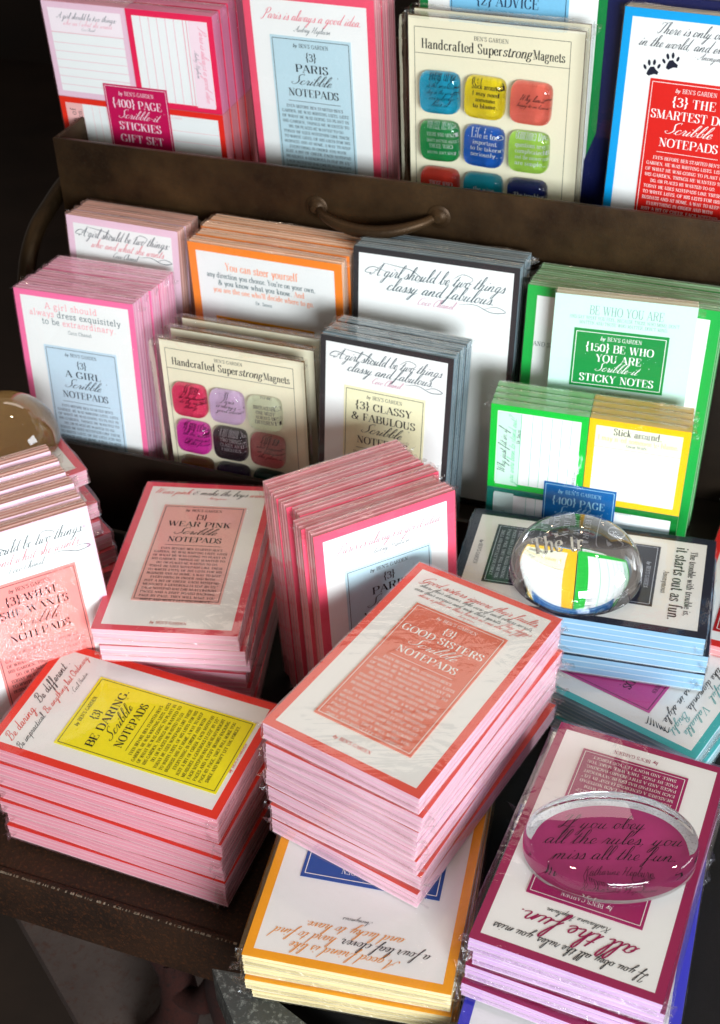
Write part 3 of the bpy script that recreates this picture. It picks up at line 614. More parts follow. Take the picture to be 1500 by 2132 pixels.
# good sisters
q = Q(); q.line('Good sisters ignore their faults,', 'hand', .26, 2.1, .66, width=3.3, col=0)
q.line('share their dreams, take care of each others secrets,', 'hand', .17, 2.1, .86, width=3.2, col=1, sub=2)
q.line([('ease their worries and raise their spirits. ', 1), ('They always', 0)], 'hand', .17, 2.1, 1.05, width=3.3, sub=2)
q.line('share a place in their hearts no one else can fill.', 'hand', .17, 2.1, 1.22, width=2.9, col=0, sub=2).line('Anonymous', 'hand', .1, 2.1, 1.36, col=0, sub=2)
byline(q, 2.07, 6.52, .1, 0)
f_sisters = (q, [(222, 74, 58), BLK], std_card(['GOOD SISTERS'], (230, 122, 96), WHT, 1.47, height=4.63))
# wear pink
q = Q(); q.line([('Wear pink', 0), (' & make the boys ', 1), ('wink.', 0)], 'hand', .27, 2.12, .58, width=3.55).line('Anonymous _', 'hand', .12, 2.4, .78, col=0, sub=2)
byline(q, 2.05, 6.56, .105, 2)
f_wear = (q, [(226, 80, 76), BLK, (196, 70, 60)], std_card(['WEAR PINK'], (240, 184, 176), BLK, 1.18, .985, height=4.55, uc=2.1))
# be daring
q = Q(); q.line([('Be daring.  ', 0), ('Be different .', 1)], 'print', .3, 1.85, .62, width=3.0).line([('Be impractical. ', 1), ('Be anything but Ordinary', 0)], 'print', .3, 1.95, 1.0, width=3.5)
q.line('- Cecil Beaton', 'hand', .15, 2.75, 1.3, col=1, sub=2); byline(q, 1.95, 6.5, .105, 0)
f_daring = (q, [(222, 64, 44), BLK], std_card(['BE DARING.'], (248, 236, 14), BLK, 1.74, .97, height=4.9, uc=2.0))
# obey
q = Q(); q.line('If you obey all the rules, you miss', 'print', .26, 2.07, .58, width=3.3, col=0).line('all the fun.', 'print', .52, 2.05, 1.14, width=2.6, col=1).line('Katharine Hepburn', 'print', .16, 2.1, 1.38, width=1.4, col=0, sub=2)
byline(q, 2.1, 6.56, .11, 1)
f_obey = (q, [BLK, (160, 24, 84)], std_card(['ALL THE FUN'], (166, 24, 96), WHT, 1.6, height=4.72))
# trouble
q = Q(); q.line('The trouble with trouble is,', 'serif', .19, 2.0, .66, width=2.75, col=0).line('it starts out as fun.', 'serif', .34, 2.06, 1.06, width=3.1, col=0).line('Anonymous', 'roman', .16, 2.1, 1.33, width=.95, col=0, sub=2)
byline(q, 1.95, 6.58, .11, 1)
f_trouble = (q, [BLK, (60, 66, 90)], std_card(['TROUBLE'], (38, 40, 60), (205, 210, 225), 1.5, height=4.7, uc=1.9))
# four leaf clover
q = Q(); q.line('A good friend is like', 'hand', .27, 2.5, .56, width=2.5, col=0).line([('a four leaf clover, ', 1), ('hard to find', 0)], 'hand', .27, 2.4, .86, width=3.6).line('and lucky to have.', 'hand', .27, 2.4, 1.16, width=2.3, col=0).line('Anonymous', 'hand', .14, 2.4, 1.42, col=1, sub=2)
f_clover = (q, [(236, 150, 40), BLK], std_card(['GOOD FRIEND'], (10, 78, 158), WHT, 1.78, 1.3, height=4.6, uc=1.8))
# teal: script down one end
q = Q(); q.line([('Beautiful,  ', 0), ('Valuable', 0)], 'print', .22, 2.0, .66, width=2.9).line([('like diamonds,', 1), (' Bright,', 0)], 'print', .24, 2.2, .98, width=3.0).line('always in style.', 'print', .24, 2.3, 1.3, width=2.3, col=1)
for k in range(7): q.swash([(3.5+.04*k, 1.05+.1*k), (3.7, 1.0+.1*k), (3.58-.02*k, 1.2+.08*k)], .03, 1)
f_teal = (q, [(90, 176, 176), BLK], std_card(['DIAMONDS'], (206, 76, 152), BLK, 1.72, height=4.6))
# a girl should always dress
q = Q(); q.line('A girl should', 'type', .21, 1.95, .56, width=1.85, col=0).line([('always ', 0), ('dress exquisitely', 1)], 'type', .21, 2.05, .83, width=3.2).line([('to be ', 1), ('extraordinary.', 0)], 'type', .21, 2.15, 1.1, width=2.6).line('Coco Chanel', 'type', .12, 2.15, 1.36, col=1, sub=2)
f_girl = (q, [(246, 160, 170), (72, 96, 104)], std_card(['A GIRL'], (204, 224, 236), (48, 62, 76), 1.84, height=4.7))
def two_things(k, second, sc, cc):
    q = Q(); q.line('A girl should be two things' + (':' if 'who' in second else ''), 'hand', .33*k, 2.1*k, .66*k, width=3.35*k, col=0).line(second, 'hand', .33*k, 2.2*k, 1.0*k, width=2.7*k, col=sc).line('Coco Chanel', 'hand', .19*k, 2.1*k, 1.26*k, col=cc)
    q.swash([(.55*k, .62*k), (.3*k, .6*k), (.5*k, .45*k), (.9*k, .55*k)], .02, 0).swash([(.75*k, .32*k), (1.1*k, .36*k), (1.5*k, .42*k), (1.75*k, .62*k), (1.6*k, .7*k)], .018, 0)
    q.swash([(2.5*k, .5*k), (2.75*k, .34*k), (3.0*k, .42*k), (2.9*k, .56*k)], .016, 0).swash([(2.7*k, 1.1*k), (3.1*k, 1.06*k), (3.5*k, 1.2*k), (3.85*k, 1.14*k), (3.6*k, 1.04*k), (3.3*k, 1.14*k)], .022, 0)
    return q
f_classy = (two_things(1, 'classy and fabulous.', 0, 1), [(64, 84, 92), (206, 130, 160)], std_card(['CLASSY', '& FABULOUS'], (243, 238, 200), (44, 46, 44), 1.47, height=4.6))
f_classy_big = (two_things(1.26, 'classy and fabulous.', 0, 1), [(64, 84, 92), (206, 130, 160)], None)
f_two = (two_things(1, 'who and what she wants', 1, 0), [(60, 72, 82), (226, 120, 130)], None)
f_wants = (two_things(1.04, 'who and what she wants', 1, 0), [(50, 64, 74), (222, 110, 124)], std_card(['WHAT', 'SHE WANTS'], (244, 148, 142), BLK, 1.5, 1.04, height=4.66))
def f_paris(k, dv):
    q = Q(); q.line('Paris is always a good idea.', 'hand', .32*k, 2.15*k, .8*k, width=3.1*k, col=0).line('Audrey Hepburn', 'hand', .19*k, 2.15*k, 1.12*k, width=1.15*k, col=1)
    return (q, [(234, 96, 118), (70, 84, 92)], std_card(['PARIS'], (196, 222, 230), (22, 32, 40), dv, k, height=4.7))
# you can steer yourself
q = Q(); q.line('You can steer yourself', 'serif', .3, 2.5, .84, width=2.5, col=0).line('any direction you choose. You\'re on your own,', 'serif', .19, 2.45, 1.14, width=3.75, col=1, sub=2).line([('& you know what you know. ', 1), ('And', 0)], 'serif', .19, 2.45, 1.4, width=3.0, sub=2).line("you are the one who'll decide where to go.", 'serif', .19, 2.5, 1.66, width=3.5, col=0, sub=2).line('Dr. Seuss', 'serif', .12, 2.5, 1.92, col=1, sub=2)
t = Lettering(); t.frame(.84, 2.65, 4.1, 7.0, .03); byline(t, 2.45, 3.1, .13)
f_steer = (q, [(252, 156, 110), (92, 112, 116)], dict(rect=(.75, 2.56, 4.2, 7.1), col=(248, 176, 30), let=t, cols=[(205, 120, 20)]))
# green set behind, and the sticky notes set before it
q = Q(); q.line('AND SAY WHAT YOU FEEL', 'roman', .14, 1.4, 1.9, width=2.2, col=0, sub=2)
f_green = (q, [(72, 84, 84)], None)
q = Q(); q.line('BE WHO YOU ARE', 'light', .26, 2.05, .52, width=2.1, col=0, sub=3).line("AND SAY WHAT YOU FEEL, BECAUSE THOSE WHO MIND, DON'T", 'light', .1, 2.0, .68, width=3.1, col=0, sub=2).line("MATTER AND THOSE WHO MATTER, DON'T MIND.", 'light', .1, 2.0, .83, width=2.5, col=0, sub=2)
byline(q, 2.0, 3.0, .09)
t = Lettering(); t.frame(.7, 1.06, 3.24, 2.68, .018); byline(t, 1.98, 1.28, .12); t.line('{150} BE WHO', 'serif', .23, 1.98, 1.62, width=1.95).line('YOU ARE', 'serif', .23, 1.98, 1.94, width=1.32).line('Scribble-it', 'hand', .27, 1.94, 2.23, width=1.2).line('~', 'roman', .07, 2.86, 2.05).line('STICKY NOTES', 'serif', .23, 1.98, 2.58, width=2.15)
f_mint = (q, [(120, 160, 150)], dict(rect=(.63, .97, 3.32, 2.77), col=(0, 142, 62), let=t, cols=[WHT]))
# the smartest dog
K5 = 1.055
q = Q(); q.line('There is only one smartest dog', 'hand', .36, 2.75, .62, width=3.55, col=0).line('in the world, and every boy has it.', 'hand', .36, 2.5, 1.0, width=4.0, col=0).line('- Anonymous', 'hand', .2, 2.6, 1.22, width=1.0, col=0)
for pu, pv, a in ((.98, 1.62, -.1), (1.5, 1.38, -.2)):
    def E(du, dv_, rx_, ry_, ang=0, n=12):
        c, s_ = math.cos(a), math.sin(a); pts = []
        for i in range(n):
            th = 2*math.pi*i/n; x = rx_*math.cos(th); y = ry_*math.sin(th); x, y = x*math.cos(ang)-y*math.sin(ang), x*math.sin(ang)+y*math.cos(ang); x += du; y += dv_
            pts.append((pu+c*x-s_*y, pv+s_*x+c*y))
        q.blob(pts)
    E(-.21, -.05, .04, .075, -.4); E(-.09, -.17, .042, .085, -.1); E(.06, -.18, .042, .085, .15); E(.19, -.07, .04, .075, .5)
    c, s_ = math.cos(a), math.sin(a)
    q.blob([(pu+c*x-s_*y, pv+s_*x+c*y) for x, y in ((-.06, -.05), (.05, -.06), (.1, .02), (.18, .09), (.15, .17), (.05, .15), (-.02, .17), (-.1, .2), (-.17, .15), (-.13, .05))])
f_dog = (q, [(24, 28, 48)], std_card(['THE', 'SMARTEST DOG'], (222, 26, 16), WHT, 1.78, K5, height=4.7, uc=2.2))
t = Lettering(); t.frame(1.0, 1.7, 4.46, 8, .02); t.line('{2} ADVICE', 'serif', .3, 2.72, 2.62, width=1.9); byline(t, 2.72, 2.1, .14)
f_advice = (None, [], dict(rect=(.94, 1.62, 4.55, 2.78), col=(128, 194, 226), let=t, cols=[(36, 60, 90)]))
f_plain = (None, [], None)
t = Lettering(); t.frame(.8, 3.0, 3.3, 6.3, .02)
f_red = (None, [], dict(rect=(.7, 2.4, 3.4, 6.4), col=(176, 18, 26), let=t, cols=[WHT]))
# ---------------------------------------------------------------- upper bin
def up(v): return tuple(c*K5 for c in v)
GU = 'packets standing in the upper bin'
row('notepad_packet', 3, 'paris', up((-2.993, 39.626, -11.528)), R(-22.5), R(-4.0), 4.35, 7.35, .55, 'red-bordered notepad packet with light blue card, standing in the upper bin',
    'red-edged notepad packet, %s behind the light blue card one in the upper bin', 'red-edged packets in the upper bin', f_paris(K5, 1.28))
row('notepad_packet', 1, 'dog', up((7.505, 35.994, -11.248)), R(-25.2), R(3.9), 4.35, 7.35, .55, 'cyan-bordered notepad packet with two paw prints and a bright red card', '', None, f_dog)
row('notepad_packet', 2, 'navy', tuple(from_rack(-7.0, 39.02, -11.7)), R(-24), R(1), 4.35, 7.4, .55, 'navy blue notepad packet directly behind the paw print packet', 'navy notepad packet, %s of those behind the paw print packet', 'navy packets in the upper bin', f_plain)
row('notepad_packet', 2, 'advice', tuple(from_rack(-12.36, 38.95, -9.75)), R(-21), R(0), 5.66, 9.4, .5, 'green-edged white notepad packet with pale blue card rising behind the bright magnets', 'green-edged notepad packet, %s one behind the bright magnet card', 'green-edged packets behind the magnets', f_advice)
# ---------------------------------------------------------------- middle bin
row('notepad_packet', 5, 'girl', (-10.641, 37.118, -19.666), R(-19.1), R(4.1), 4.125, 7, .53, 'hot pink bordered notepad packet with typewriter lettering at the left end of the middle bin',
    'hot pink notepad packet, %s in the row at the left end of the middle bin', 'hot pink packets in the middle bin', f_girl, step=(.02, 0))
row('notepad_packet', 3, 'two', (-9.381, 40.42, -18.786), R(-22.4), R(5), 4.125, 7.9, .48, 'pale pink notepad packet with flowing script behind the hot pink row',
    'pale pink notepad packet, %s against the back of the middle bin', 'pale pink packets in the middle bin', f_two)
row('notepad_packet', 4, 'steer', (-5.209, 38.3, -18.841), R(-21.6), R(-1.0), 5.24, 7.8, .46, 'orange-bordered notepad packet about steering yourself, behind the cream magnet cards',
    'orange notepad packet, %s in the row behind the cream magnet cards', 'orange packets in the middle bin', f_steer, step=(.015, -.03))
row('notepad_packet', 3, 'classy', (-.99, 33.74, -19.699), R(-23.3), R(7.7), 4.125, 7, .53, 'black-bordered notepad packet with pale yellow card in the middle bin',
    'black-edged blue-paged notepad packet, %s in the row with the pale yellow card', 'black packets with yellow card', f_classy)
row('notepad_packet', 3, 'classy', (.056, 36.62, -18.346), R(-20.4), R(6.3), 5.19, 8.3, .5, 'large black-bordered notepad packet with script, behind the pale yellow card one',
    'large black notepad packet, %s against the back of the middle bin', 'large black packets in the middle bin', f_classy_big)
row('notepad_packet', 4, 'green', (5.13, 34.481, -18.675), R(-20.5), R(6.0), 5.6, 7.95, .45, 'large green-bordered notepad packet behind the mint sticky notes in the middle bin',
    'large green notepad packet, %s in the row behind the mint sticky notes', 'large green packets in the middle bin', f_green)
row('sticky_note_packet', 1, 'mint', (5.771, 33.384, -18.382), R(-16.3), R(7.8), 3.98, 8.2, .5, 'mint green sticky note packet with a dark green card in the middle bin', '', None, f_mint, cat='sticky notes', npads=2)
# ---------------------------------------------------------------- sets of four sticky pads in a square
def sticky_set(W, L, T, pads, card, label, group, full):
    root = empty('sticky_note_set', label, 'sticky notes', group); hw, hl = W/2, L/2
    for (cx, cy_, bc, pc, let, cols) in pads:
        m = MB(); i = .2; x0, x1 = (-hw, -.01) if cx == 0 else (.01, hw); y0, y1 = (.01, hl) if cy_ == 0 else (-hl, -.01)
        m.box(x0, x1, y0, y1, 0, T-.02, 0); z = T
        b = len(m.v); m.v += [(x0, y0, z), (x1, y0, z), (x1, y1, z), (x0, y1, z), (x0+i, y0+i, z), (x1-i, y0+i, z), (x1-i, y1-i, z), (x0+i, y1-i, z)]
        m.f += [(b, b+1, b+5, b+4), (b+1, b+2, b+6, b+5), (b+2, b+3, b+7, b+6), (b+3, b, b+4, b+7), (b+4, b+5, b+6, b+7)]; m.m += [1, 1, 1, 1, 2]
        o = link('sticky_pad', mesh('sticky_pad', m.v, m.f, [pages(pc), paper(bc, .45), paper((244, 246, 244), .45, .015)], m.m), root)
        if full and let: letter_obj(let, W, L, T+.006, cols, o)
    if full and card:
        u0, v0, u1, v1 = card['rect']; lc = link('label_card', card_mesh(u0, v0, u1, v1, W, L, T+.004, card['col']), root); letter_obj(card['let'], W, L, T+.023, card['cols'], lc)
    link('plastic_wrap', wrap_mesh(W, L, T, random.randrange(2)), root)
    return root
def ruled(t, u0, v0, u1, v1, n, col, vertical=False):
    for k in range(1, n):
        if vertical: x = u0+(u1-u0)*k/n; t.bar(x, v0, x, v1, .012, col)
        else: y = v0+(v1-v0)*k/n; t.bar(u0, y, u1, y, .012, col)
    return t
def tint(t, u0, v0, u1, v1, col): return t.blob([(u0, v0), (u1, v0), (u1, v1), (u0, v1)], col)
# pink gift set, W 6.17 L 6.45
a = Q(); tint(a, .2, .2, 2.9, .98, 2); ruled(a, .2, 1.06, 2.9, 3.06, 7, 1); a.bar(.2, 1.0, 2.9, 1.0, .02, 1); a.line('A girl should be two things:', 'hand', .2, 1.6, .52, width=2.2, col=0).line('who and what she wants', 'hand', .18, 1.6, .73, width=1.8, col=1).line('Coco Chanel', 'hand', .1, 1.6, .88, col=0, sub=2); byline(a, 2.3, 3.04, .05, 1)
b = Q(); tint(b, 5.3, .2, 5.96, 3.06, 2); ruled(b, 3.3, .2, 5.1, 3.05, 6, 1, True); b.bar(5.12, .2, 5.12, 3.05, .02, 1).bar(5.24, .2, 5.24, 3.05, .02, 1).line('Paris is always a good idea.', 'hand', .26, 5.66, 1.65, width=2.5, col=1, rot=math.pi/2).line('Audrey Hepburn', 'hand', .14, 5.42, 1.6, width=.9, col=0, rot=math.pi/2)
c = Q(); tint(c, .2, 3.43, .86, 6.2, 2); ruled(c, .95, 3.43, 2.9, 6.2, 7, 1, True); c.line('The only train of', 'type', .2, .56, 4.7, width=2.2, col=0, rot=-math.pi/2).line('thought left the station.', 'type', .2, .8, 4.85, width=2.5, col=0, rot=-math.pi/2)
d = Q(); ruled(d, 3.3, 3.6, 5.96, 6.2, 7, 1); byline(d, 4.3, 3.56, .07, 1)
t = Lettering(); t.frame(1.88, 2.65, 4.15, 5.2, .018); byline(t, 3.02, 2.94, .135); t.line('{400} PAGE', 'serif', .27, 3.02, 3.36, width=1.85).line('Scribble-it', 'hand', .3, 3.0, 3.74, width=1.5).line('~', 'roman', .07, 4.0, 3.5).line('STICKIES', 'serif', .27, 3.02, 4.15, width=1.6).line('GIFT SET', 'serif', .27, 3.02, 4.6, width=1.65)
gift = dict(rect=(1.82, 2.59, 4.21, 5.26), col=(204, 18, 88), let=t, cols=[(252, 226, 236)])
PK = [(BLK), (240, 150, 165), (250, 224, 230)]
pads1 = [(0, 0, (240, 204, 220), (236, 176, 196), a, [(70, 84, 94), (240, 170, 184), (250, 238, 242)]), (1, 0, (238, 38, 88), (238, 150, 186), b, [(80, 90, 100), (240, 130, 158), (250, 226, 234)]),
         (0, 1, (236, 50, 30), (236, 150, 150), c, [(50, 50, 56), (246, 190, 190), (246, 190, 186)]), (1, 1, (238, 46, 34), (236, 150, 160), d, [BLK, (244, 176, 180)])]
for k in range(4):
    o = sticky_set(6.17, 6.45, .5, pads1, gift, 'pink and red sticky note gift set with magenta card, standing in the upper bin' if k == 0 else 'pink sticky note set, %s behind the magenta card one in the upper bin' % (ORD[k] if k < 3 else 'rearmost'), 'pink sticky note sets', k == 0)
    pose_up(o, up((-9.392, 42.052, -12.416)), R(-21.5), R(-2.7), 6.17, 6.45, .5, k*.54, .03*k, -.02*k)
# green and yellow set, W 5.63 L 5.79
a = Q(); tint(a, .22, .22, .88, 2.75, 2); ruled(a, .95, .22, 2.62, 2.75, 6, 1, True); a.bar(.9, .22, .9, 2.75, .02, 1).line('Why just fit in if', 'print', .26, .5, 1.55, width=1.55, col=0, rot=-math.pi/2).line('you were born to stand out?', 'print', .26, .76, 1.5, width=2.3, col=1, rot=-math.pi/2).line('Dr. Seuss', 'serif', .1, .89, 1.0, col=0, rot=-math.pi/2, sub=2).line("by BEN'S GARDEN", 'roman', .09, 2.58, 2.1, width=.8, col=0, rot=-math.pi/2, sub=2)
b = Q(); tint(b, 3.02, .22, 5.42, .86, 2); ruled(b, 3.02, .95, 5.42, 2.75, 7, 1); b.bar(3.02, .9, 5.42, .9, .02, 1).line('Stick around.', 'serif', .22, 4.2, .45, width=1.35, col=0).line('I may need someone to blame.', 'serif', .16, 4.22, .66, width=2.25, col=1, sub=2).line('Oscar Wilde', 'serif', .09, 4.2, .8, col=3, sub=2).line("by BEN'S GARDEN", 'roman', .07, 4.2, 2.68, col=1, sub=2)
c = Q(); tint(c, .22, 3.04, .8, 5.55, 2); ruled(c, .9, 3.04, 2.62, 5.55, 6, 1, True); c.line('Start today.', 'print', .22, .55, 4.2, col=0, rot=-math.pi/2)
d = Q(); ruled(d, 3.02, 3.2, 5.42, 5.5, 7, 1); byline(d, 3.9, 3.16, .08, 0)
t = Lettering(); t.frame(1.75, 2.45, 3.75, 4.9, .018); byline(t, 2.75, 2.72, .13); t.line('{400} PAGE', 'serif', .25, 2.75, 3.12, width=1.55).line('Scribble-it', 'hand', .29, 2.73, 3.47, width=1.3).line('~', 'roman', .07, 3.62, 3.25).line('STICKIES', 'serif', .25, 2.75, 3.88, width=1.4).line('GIFT SET', 'serif', .25, 2.75, 4.28, width=1.4)
gift2 = dict(rect=(1.69, 2.38, 3.81, 4.96), col=(0, 102, 170), let=t, cols=[(170, 222, 240)])
pads2 = [(0, 0, (10, 196, 62), (150, 208, 150), a, [(40, 60, 60), (100, 205, 150), (206, 240, 220)]), (1, 0, (255, 200, 10), (222, 190, 110), b, [BLK, (240, 214, 140), (240, 240, 214), GREY]),
         (0, 1, (22, 118, 104), (110, 160, 140), c, [(60, 110, 110), (120, 190, 170), (206, 226, 220)]), (1, 1, (0, 120, 40), (150, 190, 140), d, [(90, 130, 90), (190, 210, 180)])]
for k in range(4):
    o = sticky_set(5.63, 5.79, .3, pads2, gift2, 'green and yellow sticky note gift set with blue card, behind the clear dome' if k == 0 else 'green and yellow sticky note set, %s behind the blue card one' % (ORD[k] if k < 3 else 'rearmost'), 'green and yellow sticky note sets', k == 0)
    pose_up(o, (3.846, 31.542, -20.857), R(-18.3), R(1.3), 5.63, 5.79, .3, k*.36, -.02*k, .02*k)
# ---------------------------------------------------------------- cards of glass magnets
def tile_mesh(w_, c):
    key = ('tile', round(w_, 3), c)
    if key in _cache: return _cache[key]
    n = 40; prof = [(.95, 0), (1.0, .05), (1.01, .14), (.995, .22), (.955, .285), (.88, .325), (.72, .35), (.45, .368)]
    V, F, M = [], [], []
    for s, z in prof:
        p = 6.0-1.6*(z/.37)
        for k in range(n):
            a_ = 2*math.pi*k/n; ca, sa = math.cos(a_), math.sin(a_); r = (abs(ca)**p+abs(sa)**p)**(-1/p); V.append((ca*r*s*w_/2, sa*r*s*w_/2, z*w_))
    for i in range(len(prof)-1):
        for k in range(n): F.append((i*n+k, i*n+(k+1) % n, (i+1)*n+(k+1) % n, (i+1)*n+k)); M.append(0)
    b_ = (len(prof)-1)*n; V.append((0, 0, .374*w_))
    for k in range(n): F.append((b_+k, b_+(k+1) % n, len(V)-1)); M.append(0)
    F.append(tuple(range(n-1, -1, -1))); M.append(1)
    me = mesh('magnet', V, F, [glass(), paper(c, .5)], M, True); me.set_sharp_from_angle(angle=R(60)); _cache[key] = me; return me
def magnet_card(W, L, label, group, tiles, z=1.0):
    k = W/4.78; root = empty('magnet_card', label, 'magnet card', group)
    m = MB(); m.box(-W/2, W/2, -L/2, L/2, 0, .09, 1, 0); link('card', mesh('card', m.v, m.f, [paper((238, 230, 200), .5, .03), paper((120, 96, 60), .7)], m.m), root)
    q = Q(); q.frame(.17*k, .28*k, W-.36*k, L-.2*k, .014).bar(.17*k, .98*k, W-.36*k, .98*k, .014)
    q.line("BEN'S GARDEN", 'roman', .11*k, 2.3*k, .5*k, width=.95*k, sub=2).line([('Handcrafted Super', 0)], 'serif', .26*k, .36*k, .84*k, width=2.26*k, align='l').line('strong', 'italic', .26*k, 2.62*k, .84*k, width=.78*k, align='l').line('~', 'roman', .07*k, 3.45*k, .66*k).line('Magnets', 'serif', .26*k, 3.44*k, .84*k, width=.86*k, align='l')
    letter_obj(q, W, L, .096, [BLK], root.children[0])
    if tiles:
        for i, (c, tc_, lines, fnt) in enumerate(tiles):
            o = link('magnet', tile_mesh(1.12*k, c), root); r_, cc = divmod(i, 3); u = (.94+1.27*cc)*k; v = (1.95+1.385*r_)*k
            o.location = ((u-W/2)*IN, (L/2-v)*IN, .095*IN); o.rotation_euler = (0, 0, R(random.uniform(-2, 2)))
            t = Lettering(); nl = len(lines)
            for j, ln in enumerate(lines): t.line(ln, fnt, (.15 if fnt=='hand' else .115)*k, 0, (.05+.165*(j-(nl-1)/2))*k, width=min(.74, .062*len(ln)+.08)*k, sub=2)
            link('lettering', mesh('lettering', [(p[0], p[1], .012+p[2]) for p in t.v], t.f, [ink(tc_)], t.m), o)
    link('plastic_wrap', wrap_mesh(W+.1, L+.1, .5*k if tiles else .34, 7 if tiles else 8, loose=.05), root)
    return root
B_, W_ = (24, 30, 40), (232, 240, 240)
tilesA = [((0, 168, 204), B_, ['every dog', 'is the smartest', 'dog in the world', 'everybody', 'has it.'], 'hand'), ((252, 222, 18), B_, ['Stick around', 'I may need', 'someone', 'to blame.'], 'serif'), ((248, 112, 92), (60, 40, 40), ['Why limit', 'happy to an hour'], 'hand'),
          ((0, 150, 72), W_, ['YOU FEEL, BECAUSE', 'THOSE WHO MIND', "DON'T MATTER AND", 'THOSE WHO', "MATTER, DON'T MIND"], 'roman'), ((0, 92, 190), W_, ['Life is too', 'important', 'to be taken', 'seriously.'], 'serif'), ((172, 222, 78), W_, ['Sometimes the', 'questions are', 'complicated', 'and the answers', 'are simple.'], 'serif'),
          ((236, 62, 44), W_, ['THOSE WHO', 'LOVE ME TO BE'], 'roman'), ((0, 158, 176), W_, ['the wise', 'and true'], 'serif'), ((20, 38, 104), W_, ['The trouble', 'with trouble'], 'serif')]
tilesB = [((255, 60, 108), (70, 20, 40), ['If you', 'do anything', 'do the right', 'thing.'], 'hand'), ((238, 204, 240), (70, 50, 80), ['Paris', 'is always a', 'good idea.'], 'hand'), ((246, 252, 212), B_, ['TO BE', 'IRREPLACEABLE', 'ONE MUST', 'ALWAYS BE', 'DIFFERENT.'], 'roman'),
          ((236, 50, 176), (60, 10, 50), ['If you obey', 'all the rules', 'you miss', 'all the fun.'], 'hand'), ((44, 28, 40), (214, 206, 212), ['A girl should be', 'TWO THINGS', 'CLASSY AND', 'FABULOUS.'], 'roman'), ((212, 112, 112), (60, 24, 30), ['Life is', 'what happens', 'in between', 'the plans'], 'hand'),
          ((160, 88, 24), B_, ['Be happy'], 'serif'), ((60, 26, 84), W_, ['Be kind'], 'serif'), ((0, 82, 70), W_, ['Be true'], 'serif')]
TL3 = up((1.776, 37.814, -11.872))
o = magnet_card(5.37, 6.8, 'cream card of nine bright glass magnets standing in the upper bin', 'magnet cards in the upper bin', tilesA); pose_up(o, TL3, R(-22.4), R(-2.7), 5.37, 6.8, .09)
o = magnet_card(5.37, 6.8, 'cream magnet card mostly hidden right behind the bright magnets in the upper bin', 'magnet cards in the upper bin', None); pose_up(o, TL3, R(-22.4), R(-2.7), 5.37, 6.8, .09, .42, .05, -.06)
for k in range(3):
    o = magnet_card(4.78, 6.05, ['cream card of pink, lilac and dark glass magnets in the middle bin', 'cream magnet card, second in the row in the middle bin', 'cream magnet card, rearmost in the row before the orange packets'][k], 'magnet cards in the middle bin', tilesB if k == 0 else None)
    pose_up(o, (-6.021, 35.293, -20.597), R(-20.4), R(.5), 4.78, 6.05, .09, .78*k, .02*k, .05*k)
# ---------------------------------------------------------------- packets in the tray and on the platform
row('notepad_packet', 6, 'paris', (-1.204, 25.907, -21.024), R(25.8), R(4.1), 4.125, 6.98, .5, 'red-bordered notepad packet with grey-blue card standing behind the coral card stack',
    'red-edged notepad packet, %s in the slanting row behind the coral card stack', 'red-edged packets in the slanting row', f_paris(1.0, 1.38), pitch=.535, jit=2.2)
# what she wants: right edge at x -7.78, front at y 29.9 in the calibration; scaled to stand on the platform
ex = Vector((math.cos(R(25.7)), math.sin(R(25.7)), 0)); TR = Vector((-7.35, 28.27, -21.6)); WWn = 4.15
row('notepad_packet', 6, 'two', tuple(TR-ex*WWn), R(25.7), R(8), WWn, 6.5, .5, 'pale pink notepad packet with salmon card standing at the left edge',
    'pale pink brown-topped notepad packet, %s in the row at the left edge', 'pale pink packets at the left edge', f_wants, pitch=.55, step=(-.03, -.11), jit=1.2)
stack('notepad_packet', 7, 'sisters', (1.305, 22.375, -22.243), R(-33.7), (R(-.92), R(-2.86)), 4.125, 7, .5, 'coral-bordered notepad packet with coral card on top of the tall centre stack',
      'coral and pink notepad packet, %s in the tall centre stack', 'packets in the tall centre stack', f_sisters, pitch=.53, jit=1.1)
stack('notepad_packet', 6, 'wear', (-5.012, 29.71, -24.56), R(-6.6), (R(-.42), R(-1.17)), 4.064, 6.895, .54, 'rose-bordered notepad packet with pale pink card on top of its stack',
      'rose and pink notepad packet, %s in the stack with the pale pink card', 'packets in the pale pink card stack', f_wear, pitch=.575, jit=1.2, shift=lambda k: (.05*k, 0, 0) if k < 2 else (.16+.03*k, .42, R(-1)))
stack('notepad_packet', 7, 'daring', (-6.201, 24.437, -26.096), R(67.6), (R(2.0), R(1.6)), 4.0, 6.79, .515, 'bright red-bordered notepad packet with yellow card on top of the front stack',
      'bright red and pink notepad packet, %s in the stack with the yellow card', 'packets in the yellow card stack', f_daring, pitch=.545, jit=.8)
stack('notepad_packet', 4, 'obey', (5.331, 18.719, -24.461), R(155.7), (R(.15), R(3.27)), 4.125, 7, .45, 'magenta-bordered notepad packet lying under the oval glass paperweight',
      'magenta-edged lilac notepad packet, %s in the stack under the oval paperweight', 'packets under the oval paperweight', f_obey, pitch=.49, jit=1.5, lx=.13)
stack('notepad_packet', 3, 'trouble', (6.232, 28.102, -24.253), R(-106.7), (R(-.57), R(.81)), 4.125, 7, .62, 'navy-bordered notepad packet lying directly under the clear glass dome',
      'navy-edged blue-paged notepad packet, %s in the stack under the clear dome', 'packets under the clear dome', f_trouble, pitch=.665, jit=1.8)
stack('notepad_packet', 4, 'clover', (.357, 20.694, -25.95), R(166), (R(.3), R(-.2)), 4.76, 8.3, .38, 'orange-yellow bordered notepad packet with blue card lying beneath the tall centre stack',
      'orange-yellow and cream notepad packet, %s in the stack beneath the tall coral stack', 'packets beneath the coral stack', f_clover, pitch=.425, jit=1.6, lx=.09)
